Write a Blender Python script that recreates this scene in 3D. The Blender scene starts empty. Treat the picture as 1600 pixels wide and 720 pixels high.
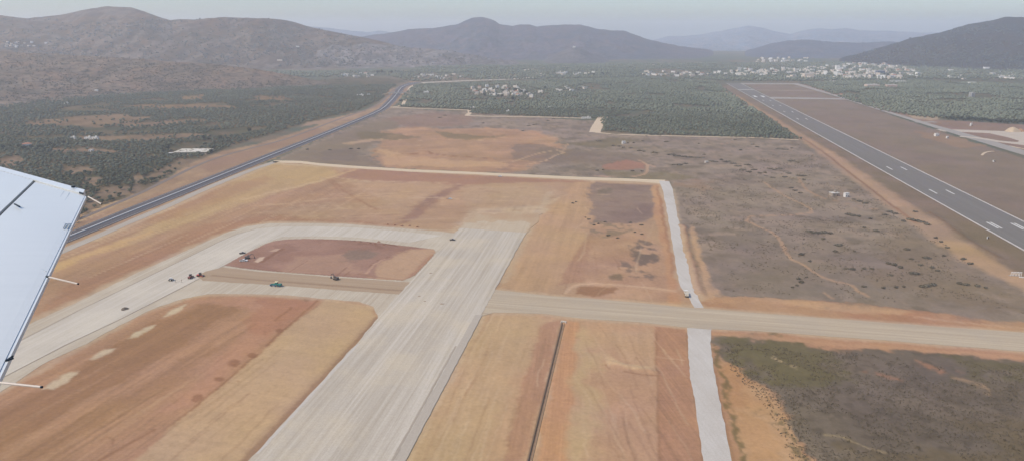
import bpy, math, random
import numpy as np
from mathutils import Vector, Matrix
from mathutils.bvhtree import BVHTree

# ------------------------------------------------------------------ camera, sky, sun, exposure
W, H, F, YH, CAMZ = 1600.0, 720.0, 1090.0, 49.0, 187.0      # photograph size, focal length in its pixels, horizon row, eye height
PITCH = math.atan((H / 2 - YH) / F)
sc = bpy.context.scene
COL = sc.collection
cam = bpy.data.cameras.new('camera'); cam_o = bpy.data.objects.new('camera', cam); COL.objects.link(cam_o)
cam_o.location = (0, 0, CAMZ); cam_o.rotation_euler = (math.pi / 2 - PITCH, 0, 0)
cam.sensor_fit = 'HORIZONTAL'; cam.sensor_width = 36.0; cam.lens = F / W * 36.0
cam.clip_start = 0.05; cam.clip_end = 60000
sc.camera = cam_o
SUN_EL, SUN_AZ = math.radians(48), math.radians(-115)        # azimuth from +Y towards +X: light from the left, a little behind
sd = Vector((math.sin(SUN_AZ) * math.cos(SUN_EL), math.cos(SUN_AZ) * math.cos(SUN_EL), math.sin(SUN_EL)))
sl = bpy.data.lights.new('sun', 'SUN'); sl.energy = 2.75; sl.angle = math.radians(9); sl.color = (1.0, 0.92, 0.78)
so = bpy.data.objects.new('sun', sl); COL.objects.link(so); so.rotation_euler = sd.to_track_quat('Z', 'Y').to_euler()
so.location = (0, 0, 900)
world = bpy.data.worlds.new('World'); sc.world = world; world.use_nodes = True
wn = world.node_tree; wn.nodes.clear()
sky = wn.nodes.new('ShaderNodeTexSky'); sky.sky_type = 'NISHITA'; sky.sun_disc = False
sky.sun_elevation = SUN_EL; sky.sun_rotation = SUN_AZ; sky.altitude = 300
sky.air_density = 1.2; sky.dust_density = 1.6; sky.ozone_density = 2.5
bg = wn.nodes.new('ShaderNodeBackground'); bg.inputs['Strength'].default_value = 0.105
wo = wn.nodes.new('ShaderNodeOutputWorld')
tint = wn.nodes.new('ShaderNodeMix'); tint.data_type = 'RGBA'; tint.blend_type = 'MULTIPLY'; tint.inputs[0].default_value = 1.0; tint.inputs[7].default_value = (0.845, 0.945, 1.15, 1)   # thin high overcast
wn.links.new(sky.outputs[0], tint.inputs[6]); wn.links.new(tint.outputs[2], bg.inputs[0]); wn.links.new(bg.outputs[0], wo.inputs[0])
sc.view_settings.view_transform = 'Standard'; sc.view_settings.look = 'None'
sc.view_settings.exposure = 0.6; sc.view_settings.gamma = 1.0; sc.view_settings.use_curve_mapping = False
sc.render.engine = 'CYCLES'
sc.cycles.use_denoising = True; sc.cycles.max_bounces = 5; sc.cycles.volume_bounces = 1; sc.cycles.diffuse_bounces = 2
sc.cycles.use_adaptive_sampling = True; sc.cycles.adaptive_threshold = 0.02
SIG = 1.1e-4                                                  # haze per metre
AIR = np.array((0.30, 0.345, 0.39))                           # colour of the far air (linear), to read true colours through it
KALB = np.array((0.735, 0.715, 0.675))

random.seed(11); RNG = np.random.default_rng(7)

# ------------------------------------------------------------------ helpers
cP, sP = math.cos(PITCH), math.sin(PITCH)
def ray(px, py):
    u, v = (px - W / 2) / F, (py - H / 2) / F
    return Vector((u, cP - v * sP, -sP - v * cP))
def P(px, py, z=0.0):
    d = ray(px, py); t = (z - CAMZ) / d.z
    return Vector((d.x * t, d.y * t, z))
def at_depth(px, py, D):
    d = ray(px, py); t = D / d.y
    return Vector((d.x * t, D, CAMZ + d.z * t))
def mpp(py): return CAMZ / (cP * (py - YH))                  # metres per photo pixel across, on the plain
def PW(pts): return np.array([P(x, y)[:2] for x, y in pts])
def ang(p, q):
    a, b = P(*p), P(*q); return math.atan2(b.y - a.y, b.x - a.x)
def lin(c):
    c = np.asarray(c, float) / 255.0
    return np.where(c <= 0.04045, c / 12.92, ((c + 0.055) / 1.055) ** 2.4)
def alb(c, D=0.0):
    T = math.exp(-SIG * D)
    return np.clip((lin(c) - (1 - T) * AIR) / T, 0.012, 0.92) * KALB
def hsh(ix, iy, s):
    n = (ix.astype(np.int64) * 374761393 + iy.astype(np.int64) * 668265263 + s * 1442695041) & 0x7fffffff
    n = ((n ^ (n >> 13)) * 1274126177) & 0x7fffffff
    return ((n ^ (n >> 16)) & 0xffff) / 65535.0
def vnoise(x, y, s=0):
    ix, iy = np.floor(x), np.floor(y); fx, fy = x - ix, y - iy
    fx = fx * fx * (3 - 2 * fx); fy = fy * fy * (3 - 2 * fy)
    a, b = hsh(ix, iy, s), hsh(ix + 1, iy, s); c, d = hsh(ix, iy + 1, s), hsh(ix + 1, iy + 1, s)
    return (a + (b - a) * fx) * (1 - fy) + (c + (d - c) * fx) * fy
def fbm(x, y, s=0, o=4):
    r, a, n = 0, 0.5, 0
    for k in range(o):
        r = r + a * vnoise(x, y, s + k * 17); n += a; a *= 0.5; x = x * 2.03 + 7.1; y = y * 2.03 + 3.7
    return r / n
def pip(X, Y, poly):
    ins = np.zeros(X.shape, bool); n = len(poly); j = n - 1
    for i in range(n):
        xi, yi = poly[i]; xj, yj = poly[j]
        if yi != yj:
            ins ^= ((yi > Y) != (yj > Y)) & (X < (xj - xi) * (Y - yi) / (yj - yi) + xi)
        j = i
    return ins
def segdist(X, Y, pts, closed):
    d = np.full(X.shape, 1e18); n = len(pts)
    for i in range(n if closed else n - 1):
        a, b = pts[i], pts[(i + 1) % n]; e = b - a; L = max(float(e @ e), 1e-9)
        t = np.clip(((X - a[0]) * e[0] + (Y - a[1]) * e[1]) / L, 0, 1)
        d = np.minimum(d, (X - a[0] - t * e[0]) ** 2 + (Y - a[1] - t * e[1]) ** 2)
    return np.sqrt(d)
def tag(o, label=None, cat=None, group=None, kind=None):
    if label: o['label'] = label
    if cat: o['category'] = cat
    if group: o['group'] = group
    if kind: o['kind'] = kind
    return o
def link(name, me, mats=(), parent=None):
    o = bpy.data.objects.new(name, me); COL.objects.link(o)
    if me is not None:
        for m in mats: me.materials.append(m)
    if parent: o.parent = parent
    return o
def empty(name, loc, rz=0.0):
    o = bpy.data.objects.new(name, None); COL.objects.link(o); o.location = loc; o.rotation_euler = (0, 0, rz)
    o.empty_display_size = 0.5
    return o
def arr_mesh(name, verts, faces, col=None, smooth=False):
    """verts (n,3), faces (m,k) with k fixed -> mesh"""
    verts = np.asarray(verts, np.float32); faces = np.asarray(faces, np.int32); m, k = faces.shape
    me = bpy.data.meshes.new(name)
    me.vertices.add(len(verts)); me.vertices.foreach_set('co', verts.ravel())
    me.loops.add(m * k); me.loops.foreach_set('vertex_index', faces.ravel())
    me.polygons.add(m); me.polygons.foreach_set('loop_start', np.arange(0, m * k, k, dtype=np.int32))
    if smooth: me.polygons.foreach_set('use_smooth', np.ones(m, bool))
    me.update(calc_edges=True)
    if col is not None:
        a = me.color_attributes.new('Col', 'FLOAT_COLOR', 'POINT')
        c = np.ones((len(verts), 4), np.float32); c[:, :3] = col; a.data.foreach_set('color', c.ravel())
    return me
class MB:
    def __init__(s): s.v = []; s.f = []
    def add(s, vs, fs):
        k = len(s.v); s.v += [tuple(p) for p in vs]; s.f += [tuple(i + k for i in q) for q in fs]; return s
    def box(s, c, d, rz=0.0, top=1.0, ry=0.0):
        x, y, z = (q / 2 for q in d); M = Matrix.Rotation(rz, 3, 'Z') @ Matrix.Rotation(ry, 3, 'Y'); c = Vector(c)
        vs = [c + M @ Vector((a * x * (top if e > 0 else 1), b * y * (top if e > 0 else 1), e * z)) for e in (-1, 1) for a, b in ((-1, -1), (1, -1), (1, 1), (-1, 1))]
        return s.add(vs, [(3, 2, 1, 0), (4, 5, 6, 7), (0, 1, 5, 4), (1, 2, 6, 5), (2, 3, 7, 6), (3, 0, 4, 7)])
    def bar(s, p, q, r, n=6, r2=None):
        p, q = Vector(p), Vector(q); d = (q - p).normalized(); a = d.orthogonal().normalized(); b = d.cross(a); r2 = r if r2 is None else r2
        vs = [p + (a * math.cos(t) + b * math.sin(t)) * r for t in (2 * math.pi * i / n for i in range(n))] + \
             [q + (a * math.cos(t) + b * math.sin(t)) * r2 for t in (2 * math.pi * i / n for i in range(n))]
        return s.add(vs, [(i, (i + 1) % n, n + (i + 1) % n, n + i) for i in range(n)] + [tuple(range(n))[::-1], tuple(range(n, 2 * n))])
    def prism(s, poly, y0, y1):                              # polygon in x,z pulled along y
        n = len(poly); vs = [(x, y0, z) for x, z in poly] + [(x, y1, z) for x, z in poly]
        return s.add(vs, [(i, (i + 1) % n, n + (i + 1) % n, n + i)[::-1] for i in range(n)] + [tuple(range(n)), tuple(range(n, 2 * n))[::-1]])
    def mesh(s, name):
        me = bpy.data.meshes.new(name); me.from_pydata(s.v, [], s.f); me.update(); return me
    def build(s, name, mat, parent=None, bevel=0):
        o = link(name, s.mesh(name), [mat] if mat else [], parent)
        if bevel:
            m = o.modifiers.new('bevel', 'BEVEL'); m.width = bevel; m.segments = 2
        return o
def copy_tree(o, parent=None):
    c = o.copy(); COL.objects.link(c); c.parent = parent
    for ch in list(o.children): copy_tree(ch, c)
    return c

# ------------------------------------------------------------------ materials
def new_mat(name):
    m = bpy.data.materials.new(name); m.use_nodes = True; nt = m.node_tree
    return m, nt, nt.nodes['Principled BSDF']
def mixc(nt, fac, a, b, mode='MIX'):
    n = nt.nodes.new('ShaderNodeMix'); n.data_type = 'RGBA'; n.blend_type = mode
    for s, val in ((0, fac), (6, a), (7, b)):
        if hasattr(val, 'links') or isinstance(val, bpy.types.NodeSocket): nt.links.new(val, n.inputs[s])
        elif s == 0: n.inputs[s].default_value = val
        else: n.inputs[s].default_value = (*val, 1) if len(val) == 3 else val
    return n.outputs[2]
def noise_n(nt, scale, detail=4, vec=None, rough=0.55):
    n = nt.nodes.new('ShaderNodeTexNoise'); n.inputs['Scale'].default_value = scale; n.inputs['Detail'].default_value = detail
    n.inputs['Roughness'].default_value = rough
    if vec is not None: nt.links.new(vec, n.inputs['Vector'])
    return n.outputs[0]
def ramp_n(nt, s, lo, hi):
    n = nt.nodes.new('ShaderNodeMapRange'); nt.links.new(s, n.inputs[0]); n.inputs[1].default_value = lo; n.inputs[2].default_value = hi
    return n.outputs[0]
def mapped(nt, rot=0.0, scale=(1, 1, 1)):
    tc = nt.nodes.new('ShaderNodeTexCoord'); mp = nt.nodes.new('ShaderNodeMapping'); mp.vector_type = 'TEXTURE'
    nt.links.new(tc.outputs['Object'], mp.inputs[0]); mp.inputs['Rotation'].default_value = (0, 0, rot); mp.inputs['Scale'].default_value = scale
    return mp.outputs[0]
_mc = {}
def flat(name, c, rough=0.7, metal=0.0, vary=0.12, scale=0.8, D=0, spec=0.3):
    key = (name, tuple(c), D)
    if key in _mc: return _mc[key]
    m, nt, b = new_mat(name); c = alb(c, D)
    s = noise_n(nt, scale, 5, mapped(nt))
    col = mixc(nt, ramp_n(nt, s, 0.3, 0.7), tuple(c * (1 - vary)), tuple(np.clip(c * (1 + vary), 0, 0.95)))
    nt.links.new(col, b.inputs['Base Color']); b.inputs['Roughness'].default_value = rough; b.inputs['Metallic'].default_value = metal
    b.inputs['Specular IOR Level'].default_value = spec
    _mc[key] = m
    return m
def streaky(name, c1, c2, rot, length=60.0, width=2.2, patch=None, D=0, fine=0.10, rough=0.95, patch_amt=0.5):
    """gravel or asphalt with wheel and grader streaks running along rot"""
    m, nt, b = new_mat(name); a1, a2 = alb(c1, D), alb(c2, D)
    v = mapped(nt, rot, (length, width, 1)); v2 = mapped(nt, rot, (length * 2.5, width * 4.5, 1)); v0 = mapped(nt)
    s1 = ramp_n(nt, noise_n(nt, 1.0, 5, v, 0.6), 0.3, 0.7); s2 = ramp_n(nt, noise_n(nt, 1.0, 4, v2), 0.32, 0.68)
    col = mixc(nt, s1, tuple(a1), tuple(a2))
    col = mixc(nt, s2, col, mixc(nt, 0.5, tuple(a1), col))
    if patch is not None:
        s3 = ramp_n(nt, noise_n(nt, 0.022, 5, v0, 0.6), 0.47, 0.66)
        mm = nt.nodes.new('ShaderNodeMath'); mm.operation = 'MULTIPLY'; nt.links.new(s3, mm.inputs[0]); mm.inputs[1].default_value = patch_amt
        col = mixc(nt, mm.outputs[0], col, tuple(alb(patch, D)))
    g = ramp_n(nt, noise_n(nt, 0.9, 6, v0, 0.7), 0.25, 0.75)
    col = mixc(nt, 1.0, col, mixc(nt, g, (1 - fine,) * 3, (1 + fine,) * 3), 'MULTIPLY')
    nt.links.new(col, b.inputs['Base Color']); b.inputs['Roughness'].default_value = rough; b.inputs['Specular IOR Level'].default_value = 0.15
    return m
def attr_mat(name, fine_amt=0.14, fine_scale=0.35, rough=0.95, coarse=0.06, spots=None):
    m, nt, b = new_mat(name)
    a = nt.nodes.new('ShaderNodeVertexColor'); a.layer_name = 'Col'; v0 = mapped(nt)
    g = ramp_n(nt, noise_n(nt, fine_scale, 6, v0, 0.72), 0.28, 0.72)
    col = mixc(nt, 1.0, a.outputs[0], mixc(nt, g, (1 - fine_amt,) * 3, (1 + fine_amt,) * 3), 'MULTIPLY')
    if spots:
        for sc_, lo, hi, k in spots:
            sp = ramp_n(nt, noise_n(nt, sc_, 3, v0, 0.65), lo, hi)
            col = mixc(nt, 1.0, col, mixc(nt, sp, (1, 1, 1), k), 'MULTIPLY')
    g2 = ramp_n(nt, noise_n(nt, 0.011, 5, v0, 0.6), 0.3, 0.7)
    col = mixc(nt, 1.0, col, mixc(nt, g2, (1 - coarse,) * 3, (1 + coarse,) * 3), 'MULTIPLY')
    nt.links.new(col, b.inputs['Base Color']); b.inputs['Roughness'].default_value = rough; b.inputs['Specular IOR Level'].default_value = 0.1
    return m

RW = ang((555, 540), (673, 407))                             # direction of both runways
HWY = ang((125, 366), (400, 253))                            # direction of the highway
XRD = ang((800, 470), (1500, 522))                           # cross road
LOOP = ang((30, 532), (340, 378))

# ------------------------------------------------------------------ the ground sheet: soil colours and small relief
az = np.radians(np.concatenate([np.arange(-174, -46, 6.0), np.linspace(-45, 45, 1040), np.arange(48, 181, 6.0)]))
rows = np.arange(860, 66, -1.65)
dep = PITCH + np.arctan((rows - H / 2) / F)
rr = np.concatenate([[40, 110, 170], CAMZ / np.tan(dep), [13000]])
A_, R_ = np.meshgrid(az, rr)
GX, GY = (np.sin(A_) * R_), (np.cos(A_) * R_)
na, nr = len(az), len(rr)
X, Y = GX.ravel(), GY.ravel(); DIST = np.hypot(X, Y)
nz_ = lambda k, o: (fbm(X / k + o, Y / k, 3 + int(o), 4) - 0.5)
w1 = nz_(22, 0) + 0.55 * nz_(6, 9); w2 = nz_(22, 50) + 0.55 * nz_(6, 60)      # edge wobble
col = np.zeros((len(X), 3)); ZG = np.zeros(len(X))
FN = 0.5 * fbm(X / 2.2, Y / 2.2, 81, 3) + 0.5 * fbm(X / 9, Y / 9, 82, 4)
def rot_uv(a, L, Wd): return (X * math.cos(a) + Y * math.sin(a)) / L, (-X * math.sin(a) + Y * math.cos(a)) / Wd
def mask(pts, soft=3.0, warp=8.0, line=None):
    p = np.asarray(pts) if isinstance(pts, np.ndarray) else PW(pts)
    pad = soft * 2 + warp * 1.2 + (line or 0)
    m = np.zeros(len(X)); lo, hi = p.min(0) - pad, p.max(0) + pad
    k = np.where((X > lo[0]) & (X < hi[0]) & (Y > lo[1]) & (Y < hi[1]))[0]
    if not len(k): return m, k
    x, y = X[k] + w1[k] * warp * 2, Y[k] + w2[k] * warp * 2
    if line is None:
        d = segdist(x, y, p, True); d = np.where(pip(x, y, p), -d, d)
    else: d = segdist(x, y, p, False) - line / 2
    d = d + (FN[k] - 0.5) * min(2.6 * soft, 9.0) * (1.0 if warp > 1.2 else 0.3) * (0.35 if line is not None else 1.0)
    t = np.clip(0.5 - d / (2 * soft), 0, 1); m[k] = t * t * (3 - 2 * t)
    return m, k
def paint(pts, c, soft=3.0, warp=6.0, amt=1.0, line=None, streak=None, mott=None, thresh=None, c2=None):
    """lay a soil colour over an area (or along a line): streak = (angle, strength, length, width); mott = (scale, strength); thresh breaks it into patches"""
    m, k = mask(pts, soft, warp, line)
    if not len(k): return
    mk = m[k] * amt; D = float(np.median(DIST[k])) if line is None else float(DIST[k].mean())
    D = min(D, 6000)
    if thresh:
        sc_, lo, hi, sd_ = thresh
        mk = mk * np.clip((fbm(X[k] / sc_, Y[k] / sc_, sd_, 5) - lo) / (hi - lo), 0, 1)
    a = np.repeat(alb(c, D)[None], len(k), 0)
    if c2 is not None:
        q = np.clip((fbm(X[k] / 30, Y[k] / 30, 91, 5) - 0.35) / 0.3, 0, 1)[:, None]; a = a * (1 - q) + alb(c2, D)[None] * q
    if streak:
        u, v = rot_uv(streak[0], streak[2], streak[3]); f = 1.25 * (fbm(u[k], v[k], 21, 5) - 0.5) + 0.9 * (fbm(u[k] * 0.8, v[k] * 3.1, 22, 4) - 0.5)
        a = a * (1 + f * 2 * streak[1])[:, None]
    if mott:
        f = fbm(X[k] / mott[0], Y[k] / mott[0], 37, 5) - 0.5; a = a * (1 + f * 2 * mott[1])[:, None]
    col[k] = col[k] * (1 - mk[:, None]) + a * mk[:, None]
def berm(pts, hgt, width, warp=2.0, soft=None):
    m, k = mask(pts, (soft or width * 0.7), warp, width)
    ZG[k] += m[k] * hgt

PITS = []
# base: far plain of groves and fields, then zone by zone from far to near
big = fbm(X / 260, Y / 260, 44, 5)[:, None]; mid = fbm(X / 60, Y / 60, 45, 5)[:, None]
gv = alb((98, 104, 92), 800); br = alb((128, 112, 96), 800)
q = np.clip((big * 0.6 + mid * 0.4 - 0.47) / 0.14, 0, 1)
col[:] = gv * (1 - q * 0.8) + br * q * 0.8
# --- fields in the far valley
for pts, c in (([(905, 128), (1000, 126), (1060, 131), (990, 134), (930, 132)], (142, 122, 112)), ([(950, 127), (1010, 128), (1045, 133), (1000, 133)], (150, 120, 106)),
               ([(1075, 126), (1108, 129), (1105, 131), (1080, 129)], (155, 138, 126)), ([(850, 140), (900, 145), (960, 152), (900, 153), (850, 150)], (128, 118, 112)),
               ([(820, 160), (900, 155), (990, 160), (940, 172), (860, 178), (800, 176)], (130, 118, 112)), ([(640, 134), (700, 134), (690, 142), (645, 141)], (120, 118, 110)),
               ([(800, 166), (860, 162), (870, 172), (815, 175)], (140, 122, 112))):
    paint(pts, c, 12, 30, 0.8, mott=(60, 0.15))
# --- left grove floor and clearings
GROVE_L = [(-260, 420), (60, 400), (140, 330), (200, 305), (250, 282), (305, 250), (370, 226), (440, 205), (485, 190), (560, 172), (594, 157), (612, 138), (632, 126),
           (560, 118), (480, 128), (400, 137), (300, 141), (200, 144), (100, 152), (0, 166), (-260, 185)]
GROVE_C = [(648, 133), (700, 131), (800, 127), (1000, 122), (1120, 128), (1128, 137), (1252, 219), (1150, 215), (1000, 210), (942, 205), (938, 186), (735, 178), (733, 172), (620, 167), (630, 150)]
GROVE_R = [(1250, 130), (1300, 128), (1450, 124), (1700, 118), (1900, 150), (1900, 215), (1600, 192), (1440, 184), (1380, 174), (1320, 155)]
GROVE_F = [(-300, 113), (640, 112), (660, 104), (1000, 100), (1300, 98), (1500, 100), (1900, 108), (1900, 130), (1450, 124), (1250, 128), (1130, 127), (1000, 121), (640, 128), (600, 117), (540, 122)]
paint(GROVE_L, (92, 94, 82), 6, 14, c2=(112, 102, 88), mott=(25, 0.2))
paint(GROVE_C, (100, 106, 98), 5, 8, c2=(116, 110, 100), mott=(25, 0.15))
paint(GROVE_R, (104, 110, 102), 5, 8, c2=(116, 112, 104), mott=(25, 0.15))
CLEAR = [[(40, 192), (120, 182), (200, 178), (205, 183), (130, 194), (60, 198)], [(110, 196), (170, 185), (240, 182), (230, 188), (150, 200)], [(105, 214), (160, 213), (300, 209), (345, 212), (270, 219), (150, 222)],
         [(95, 262), (145, 262), (150, 270), (100, 272)], [(130, 275), (165, 280), (150, 292), (128, 290)], [(160, 292), (215, 292), (205, 306), (170, 308), (140, 330), (130, 322), (150, 305)],
         [(180, 195), (300, 186), (330, 189), (200, 200)], [(80, 232), (150, 232), (190, 238), (180, 241), (85, 238)], [(285, 247), (310, 250), (250, 278), (225, 285), (220, 278)],
         [(400, 150), (450, 152), (440, 157), (395, 156)], [(215, 268), (222, 300), (212, 302), (206, 275)], [(0, 250), (30, 244), (40, 256), (0, 262)], [(280, 152), (320, 148), (318, 155), (285, 158)], [(180, 165), (330, 163), (380, 168), (250, 172)]]
for pts in CLEAR: paint(pts, (146, 126, 108), 3, 10, 0.85, c2=(128, 112, 98), mott=(12, 0.15))
# --- roadside belt left of the highway
paint([(-200, 480), (0, 408), (120, 338), (235, 294), (300, 255), (350, 236), (400, 226), (470, 205), (540, 180), (575, 172), (600, 155), (610, 140), (640, 128), (655, 128), (640, 140), (610, 170), (400, 260), (0, 430)], (150, 124, 104), 3, 5, c2=(165, 138, 112), mott=(10, 0.12))
paint([(115, 343), (160, 322), (215, 304), (205, 312), (150, 336), (118, 350)], (178, 150, 116), 2, 3)
paint([(120, 357), (200, 322), (310, 271), (400, 235), (400, 243), (300, 284), (200, 327), (118, 363)], (174, 146, 117), 2, 2, c2=(158, 130, 107), streak=(HWY, 0.14, 50, 2))
paint([(310, 262), (350, 246), (420, 226), (500, 200), (500, 208), (420, 236), (330, 270)], (152, 126, 109), 2, 3, 0.8)
paint([(600, 165), (560, 178), (480, 192), (470, 198), (540, 188), (610, 160)], (168, 142, 124), 2, 3, 0.8)
# --- wide dirt works south of the north road (everything between the highway, the loop and the cross road)
WORK = [(-300, 520), (0, 428), (125, 374), (260, 318), (400, 260), (430, 252), (500, 257), (640, 266), (800, 273), (1000, 281), (1045, 283), (1062, 330), (1085, 400), (1105, 455), (1150, 465), (1400, 478), (1760, 515),
        (1900, 580), (1900, 900), (-600, 900), (-600, 600)]
paint(WORK, (178, 146, 115), 3, 4, mott=(40, 0.10))
paint([(-300, 560), (-100, 500), (100, 398), (260, 328), (400, 265), (430, 255), (520, 262), (545, 280), (600, 320), (640, 350), (420, 347), (380, 352), (325, 374), (210, 427), (0, 527), (-200, 620)], (172, 138, 108), 4, 8, streak=(LOOP, 0.16, 90, 5))
paint([(395, 266), (430, 254), (520, 261), (525, 275), (440, 300), (330, 335), (200, 385), (150, 395), (200, 370), (330, 310)], (184, 155, 116), 5, 8, 0.9, streak=(LOOP, 0.08, 60, 5))
paint([(85, 412), (200, 372), (240, 360), (235, 366), (150, 398), (80, 425)], (193, 160, 116), 3, 4)
paint([(220, 345), (330, 300), (420, 275), (425, 282), (340, 318), (250, 350)], (170, 134, 104), 5, 10, 0.6)
paint([(100, 450), (250, 380), (320, 352), (420, 336), (520, 340), (620, 350), (620, 355), (430, 347), (380, 352), (320, 374), (210, 424), (60, 492)], (162, 124, 98), 5, 6, 0.75, streak=(LOOP, 0.14, 80, 3))
paint([(210, 425), (100, 480), (40, 508)], (128, 112, 84), 1.2, 2, 0.45, line=3, thresh=(9, 0.45, 0.6, 8))
paint([(420, 330), (520, 316), (640, 318), (760, 330), (740, 352), (600, 350), (480, 342)], (174, 144, 116), 6, 12, 0.8, streak=(0.05, 0.12, 60, 4))
paint([(540, 266), (565, 263), (640, 268), (720, 272), (915, 281), (912, 286), (860, 285), (790, 286), (720, 290), (650, 286), (590, 285), (524, 279)], (164, 128, 108), 3, 4, 0.95, mott=(30, 0.08))
paint([(545, 285), (640, 288), (720, 292), (800, 290), (880, 300), (820, 330), (700, 320), (600, 312), (560, 300)], (184, 152, 122), 5, 8, 0.7, streak=(0.0, 0.10, 70, 5))
for ln, c, wd in (([(380, 312), (420, 302), (480, 288), (518, 278)], (198, 170, 134), 6), ([(522, 277), (560, 282), (640, 285), (720, 288)], (200, 172, 138), 3), ([(515, 278), (560, 264)], (198, 166, 130), 6),
                  ([(400, 322), (480, 315), (580, 305), (640, 300)], (192, 162, 128), 4), ([(926, 282), (918, 291), (890, 302), (850, 320), (830, 340)], (200, 174, 144), 6), ([(540, 284), (700, 285)], (196, 168, 138), 2)):
    paint(ln, c, 2.5, 4, 0.85, line=wd)
paint([(518, 281), (540, 300), (562, 314), (590, 328)], (150, 112, 88), 2.0, 3, 0.55, line=4)
paint([(512, 281), (530, 298)], (150, 112, 88), 2.0, 3, 0.45, line=3)
paint([(718, 288), (725, 290), (690, 312), (655, 340), (620, 352), (640, 330), (668, 308)], (152, 120, 102), 4, 5, 0.8)
paint([(668, 308), (700, 300), (680, 312), (650, 330)], (146, 118, 104), 3, 4, 0.6)
paint([(720, 292), (860, 290), (880, 300), (850, 330), (830, 345), (760, 345), (735, 340)], (180, 152, 124), 5, 6, 0.7, streak=(RW, 0.08, 60, 4))
for ln in ([(619, 244), (640, 242), (670, 239.5)], [(670, 240), (700, 245), (770, 248.5)], [(619, 244), (626, 252)], [(585, 236), (610, 242)]): PITS.append(ln)
paint([(700, 362), (835, 366), (852, 330), (845, 322), (745, 326)], (192, 168, 138), 5, 8, 0.85, streak=(RW, 0.10, 60, 4))
# --- works right of the runway strip, above the cross road
paint([(800, 420), (835, 350), (900, 285), (925, 284), (926, 345), (905, 400), (880, 440), (860, 460), (785, 452)], (183, 150, 118), 3, 4, streak=(RW, 0.10, 70, 4))
paint([(905, 385), (925, 360), (938, 400), (918, 440), (872, 445), (890, 410)], (164, 128, 104), 2, 2, 0.8, streak=(RW, 0.10, 50, 2))
paint([(925, 300), (985, 345), (1050, 400), (1062, 470), (1000, 468), (925, 465), (915, 440)], (172, 138, 112), 4, 6, c2=(184, 150, 120), mott=(14, 0.12))
paint([(925, 285), (1018, 290), (1023, 320), (1024, 340), (1000, 347), (985, 352), (930, 348), (922, 335)], (134, 114, 104), 3, 8, 0.95, c2=(146, 126, 112), mott=(8, 0.14))
paint([(932, 290), (960, 295), (955, 305), (935, 306)], (112, 104, 88), 3, 6, 0.6, thresh=(10, 0.4, 0.6, 3))
paint([(1018, 290), (1032, 288), (1046, 360), (1056, 420), (1062, 478), (1045, 478), (1038, 400), (1024, 340)], (182, 140, 108), 2, 3, 0.9, c2=(190, 150, 114))
paint([(1028, 292), (1042, 360), (1054, 425)], (150, 108, 84), 1.6, 3, 0.6, line=4)
paint([(920, 340), (985, 350), (1000, 365), (940, 372), (915, 360)], (130, 116, 96), 4, 10, 0.7, thresh=(8, 0.44, 0.56, 5))
paint([(985, 380), (1005, 374), (1028, 390), (1026, 410), (1000, 412), (985, 400)], (112, 100, 92), 3, 9, 0.85, thresh=(9, 0.36, 0.52, 6))
paint([(962, 405), (985, 412), (1005, 420), (1030, 432), (1010, 438), (975, 425), (960, 415)], (120, 106, 96), 3, 8, 0.8, thresh=(8, 0.4, 0.55, 9))
paint([(955, 428), (975, 430), (972, 438), (955, 436)], (110, 98, 80), 2, 5, 0.7)
paint([(905, 448), (930, 445), (968, 449), (962, 456), (935, 463), (905, 458)], (150, 114, 86), 2, 4, 0.9)
paint([(884, 458), (890, 450), (905, 444), (930, 442), (970, 445), (1010, 449), (1056, 454)], (198, 166, 134), 1.2, 1.5, 0.9, line=3)
paint([(800, 452), (880, 462), (1000, 470), (1062, 474), (1062, 479), (1000, 474), (880, 465)], (196, 162, 124), 2, 3, 0.6)
# --- scrub north of the north road
SCRUB = [(430, 250), (470, 232), (590, 180), (614, 168), (735, 176), (935, 190), (935, 208), (1100, 214), (1250, 219), (1340, 280), (1430, 345), (1500, 395), (1580, 432), (1760, 520), (1600, 505), (1450, 488), (1350, 475), (1200, 466), (1120, 463), (1098, 438), (1083, 395), (1066, 350), (1052, 300), (1045, 283), (1000, 280), (800, 272), (560, 261)]
paint(SCRUB, (151, 134, 119), 3, 6, c2=(141, 126, 111), mott=(16, 0.14))
paint(SCRUB, (114, 103, 91), 3, 6, 0.55, thresh=(26, 0.52, 0.66, 23))
paint(SCRUB, (108, 97, 82), 3, 6, 0.5, thresh=(9, 0.57, 0.70, 24))
paint(SCRUB, (166, 144, 126), 3, 6, 0.5, thresh=(14, 0.58, 0.72, 25))
paint([(440, 248), (500, 222), (600, 185), (640, 185), (600, 215), (560, 240), (600, 262), (520, 258)], (136, 122, 108), 5, 12, mott=(12, 0.14))
paint([(500, 240), (520, 232), (560, 236), (560, 252), (500, 252)], (124, 112, 104), 5, 12, 0.5)
paint([(600, 206), (640, 198), (690, 202), (760, 200), (830, 205), (870, 215), (880, 235), (850, 255), (800, 270), (720, 269), (620, 264), (590, 255), (580, 238), (600, 222)], (182, 146, 118), 6, 16, 0.9, c2=(168, 136, 112), streak=(0.05, 0.10, 70, 6), mott=(14, 0.08))
for ln in PITS: paint(ln, (138, 104, 86), 1.8, 2, 0.75, line=4.5)
paint([(760, 245), (775, 250), (772, 262), (755, 264)], (176, 140, 112), 3, 5, 0.7); paint([(778, 256), (800, 258), (800, 266), (780, 266)], (142, 118, 106), 3, 5, 0.7)
paint([(590, 232), (612, 236), (640, 245), (700, 250), (790, 254), (800, 262), (700, 262), (600, 258)], (190, 156, 124), 4, 10, 0.8)
paint([(575, 215), (640, 208), (600, 220), (560, 226), (530, 226)], (196, 164, 134), 4, 10, 0.6, thresh=(20, 0.45, 0.6, 4))
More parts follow.
